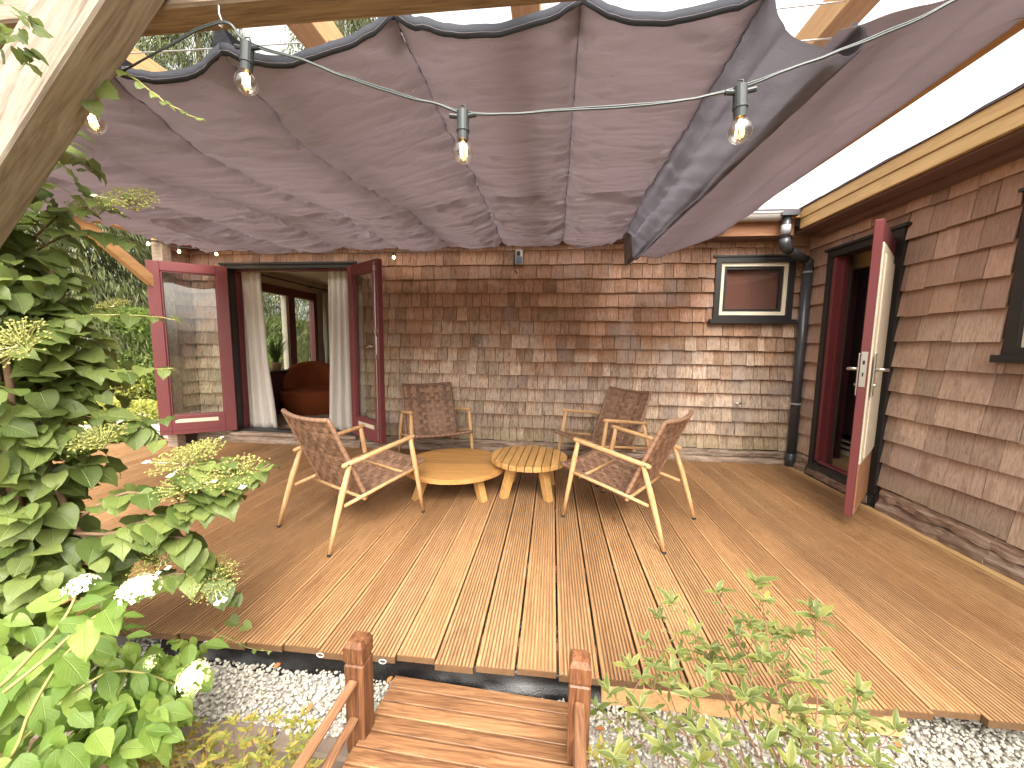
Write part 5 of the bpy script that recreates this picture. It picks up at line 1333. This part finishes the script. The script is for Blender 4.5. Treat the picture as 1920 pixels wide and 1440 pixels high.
# ================================================================== GARDEN BEYOND
def cards(ctrs, dirs, L, W, rng, droop=0.0):
    """narrow bent quads: ctrs (n,3), dirs (n,3)"""
    n = len(ctrs); d = dirs/np.linalg.norm(dirs, axis=1, keepdims=True); rnd = rng.normal(size=(n,3)); s = np.cross(d, rnd); s /= np.linalg.norm(s, axis=1, keepdims=True)
    L = L*rng.uniform(.6,1.3,(n,1)); W = W*rng.uniform(.7,1.2,(n,1))
    a = ctrs; m = ctrs + d*L*.5; e = ctrs + d*L; e[:,2] -= droop*L[:,0]
    V = np.stack([a, m-s*W, e, m+s*W], 1).reshape(-1,3); Fq = np.arange(4*n).reshape(n,4); return V, Fq
def conifer(base, h, r, n, label, seed, grp='conifers beyond the house'):
    rng = np.random.default_rng(seed); root = empty('conifer', base, label=label, cat='tree', group=grp)
    b = MB(); b.tube([(0,0,0),(.05,0,h*.5),(0,0,h*.97)], [.16,.10,.02], 8); b.obj('trunk', M['bark'], root, True)
    nb = int(n*1.35/60); V = []; tone = []; D = []; C_ = []
    for k in range(nb):                                   # a bough, with drooping sprays strung along it
        zf = rng.uniform(.02,.98)**.9; z = h*zf; R = r*(1-zf)**.75*rng.uniform(.75,1.12)+.15; a = rng.uniform(0,6.28)
        tt = rng.uniform(.25,1.0,60)**.7; x = np.cos(a)*R*tt; y = np.sin(a)*R*tt
        zz = z - .18*R*tt**2 - rng.uniform(0,.45,60)*(.3+tt)*.8
        sp = rng.normal(size=(60,3))*.10*(.5+R*.15); C_.append(np.stack([x, y, zz],1)+sp)
        D.append(np.stack([np.cos(a)*.35+rng.normal(0,.25,60), np.sin(a)*.35+rng.normal(0,.25,60), np.full(60,-1.0)],1))
        tone.append(np.clip(rng.uniform(.0,.7)+tt*.3+rng.normal(0,.12,60), 0, 1))
    C_ = np.concatenate(C_); D = np.concatenate(D); tone = np.concatenate(tone)
    V, Fq = cards(C_, D, .17, .012, rng)
    o = bpy.data.objects.new('crown', np_mesh('crown', V, Fq, M['conifer'], {'tone': np.repeat(tone,4)})); link(o, root); return root
conifer((-9.8,6.6,GZ), 8.5, 2.6, 52000, 'drooping conifer beyond the left end of the cottage, its boughs reaching low', 1)
conifer((-12.6,8.6,GZ), 12.0, 3.0, 42000, 'tall dark conifer furthest left behind the climbing hydrangea', 2)
conifer((-10.2,10.6,GZ), 13.5, 3.2, 56000, 'tall conifer seen above the open glazed door and through the garden window', 3)
conifer((-6.0,10.8,GZ), 13.5, 3.0, 50000, 'conifer rising above the roof, seen in the gap over the front edge of the canopy', 4)
conifer((-13.5,13.5,GZ), 11.0, 3.2, 36000, 'conifer behind the others at the back of the garden', 6)
conifer((-17,7.0,GZ), 10.0, 3.2, 30000, 'conifer at the far left end of the garden', 8)
def hedge(name, label, cat, a, b_, n, L, W, seed, mat, grp=None, round_=.5):
    rng = np.random.default_rng(seed); a = np.array(a); b_ = np.array(b_); c = (a+b_)/2; hs = (b_-a)/2; org = np.array([c[0], c[1], a[2]])
    u = rng.uniform(-1,1,(n,3)); k = rng.integers(0,3,n); u[np.arange(n),k] = np.sign(u[np.arange(n),k])*rng.uniform(.80,1.0,n)
    q = np.linalg.norm(np.clip(np.abs(u)-(1-round_), 0, 1)/round_, axis=1); sc = np.where(q > 1, 1/q**.6, 1)[:,None]; u = u*sc
    bump = np.array([noise.noise(Vector((p[0]*2*hs[0], p[1]*2*hs[1], p[2]*2*hs[2]+seed))) for p in u])*.12
    p = u*hs*(1+bump[:,None]) + c; d = u*np.array([1,1,1.2]) + rng.normal(0,.6,(n,3)) + np.array([0,0,.25])
    V, Fq = cards(p-org, d, L, W, rng, .15); tone = np.clip(rng.uniform(0,.75,n)+.25*(u[:,2]*.5+.5), 0, 1)
    root = empty(name, tuple(org), label=label, cat=cat, group=grp)
    o = bpy.data.objects.new('foliage', np_mesh('foliage', V, Fq, M[mat], {'tone': np.repeat(tone,4)})); link(o, root); o['kind'] = 'stuff'
    b = MB(); 
    for i in range(7): x = (i-3)*hs[0]*.24; b.tube([(x,0,0),(x*1.05,0,hs[2]*1.2)], .015, 5)
    b.obj('stem', M['bark'], root)
    return root
hedge('hedge', 'clipped bright green hedge close outside the garden window', 'hedge', (-8.6,6.2,GZ), (-7.2,13.0,1.75), 30000, .075, .022, 11, 'hedge', round_=.25)
hedge('hedge', 'low clipped hedge crossing the garden left of the open glazed door', 'hedge', (-14.5,7.6,GZ), (-9.2,8.6,1.02), 26000, .06, .020, 12, 'hedge', round_=.25)
hedge('golden_shrub', 'golden yellow-green shrub in the border beside the path', 'shrub', (-9.0,5.9,GZ), (-7.4,6.9,.62), 4500, .10, .022, 13, 'lime', round_=.8)
hedge('pale_shrub', 'low pale green shrub in front of the path edge', 'shrub', (-8.2,5.0,GZ), (-6.2,5.5,.18), 2500, .08, .018, 14, 'lime', round_=.8)
gr = empty('pampas_grass', (-6.3,7.4,GZ), label='feathery grass tuft in front of the clipped hedge outside the garden window', cat='grass plant')
rng = np.random.default_rng(9); n = 900; a = rng.uniform(0,6.28,n); C_ = np.stack([np.cos(a)*.12, np.sin(a)*.12, rng.uniform(0,.9,n)],1); D = np.stack([np.cos(a)*.55, np.sin(a)*.55, np.ones(n)],1)+rng.normal(0,.15,(n,3))
V, Fq = cards(C_, D, .8, .008, rng, .25); o = bpy.data.objects.new('blades', np_mesh('blades', V, Fq, M['hedge'], {'tone': np.repeat(rng.uniform(.5,1,n),4)})); link(o, gr); o['kind'] = 'stuff'
# parked car glimpsed beyond the low hedge
car = empty('parked_car', (-17.5,12.5,GZ), rad(20), 'pale blue-white car parked beyond the low hedge, only its roof and glass glimpsed', 'car')
t = NT('car_paint'); M['carp'] = t.bsdf((.55,.62,.72), .25, .5)
b = MB(); pr = [(-2.0,.3),(-2.05,.75),(-1.6,.9),(-1.0,1.35),(.6,1.42),(1.2,.95),(2.0,.8),(2.1,.3)]
b.add([(x,-.8,z) for x,z in pr]+[(x,.8,z) for x,z in pr], [tuple(range(8)),tuple(range(15,7,-1))]+[(k,(k+1)%8,8+(k+1)%8,8+k) for k in range(8)]); b.obj('body', M['carp'], car)
b = MB(); b.add([(-1.05,-.805,1.28),(-1.45,-.805,.95),(1.08,-.805,.98),(.55,-.805,1.34),(-1.05,.805,1.28),(-1.45,.805,.95),(1.08,.805,.98),(.55,.805,1.34)], [(0,1,2,3),(7,6,5,4)]); b.obj('window', M['black'], car)
for x in (-1.3,1.35):
    for s in (-1,1):
        b = MB(); b.tube([(x,s*.70,.32),(x,s*.82,.32)], .32, 18); b.obj('wheel', M['plastic'], car)
# fallen leaves and specks
t = NT('dead_leaf'); M['dead'] = t.bsdf((.33,.14,.05), .8, .2)
dl_spots = [(515,1255,1.22),(585,1320,1.10),(735,1270,1.2),(1680,1400,1.3),(1135,1370,1.05)]
for i, (px, py, Y) in enumerate(dl_spots):
    q = P(px, py, Y); d = RM @ np.array([px-960, F, 720-py]); tq = (GG+.012-CAMZ)/d[2]; q = Vector((d[0]*tq, d[1]*tq, GG+.016))
    me = np_mesh('fallen_leaf', LV['ovate'][i % 4][0]*.035, LV['ovate'][i % 4][1], M['dead'], {'tone': np.zeros(40)}, None, True)
    o = bpy.data.objects.new('fallen_leaf', me); link(o); o.location = q; o.rotation_euler = (.1,.15,random.uniform(0,6)); tag(o, ['dry brown leaf on the gravel nearest the creeper tendril','dry brown leaf on the gravel between the edging and the left footbridge post','dry brown leaf beside the far end of the footbridge planks','dry brown leaf on the gravel at the bottom right corner','dry brown leaf on the gravel just right of the right footbridge post'][i], 'fallen leaf', 'dry leaves on the gravel')
b = MB()
rng = random.Random(2)
for k in range(26):
    px, py = rng.uniform(620,1850), rng.uniform(930,1270); d = RM @ np.array([px-960, F, 720-py]); tq = (-CAMZ)/d[2]
    if d[0]*tq > 2.1: continue
    b.lathe([(.003,0),(.004,.0015),(.002,.003)], 6, (d[0]*tq, d[1]*tq, .0004))
o = b.obj('crumbs', M['gravel']); tag(o, 'tiny pale grit specks scattered over the deck boards', 'grit', kind='stuff')
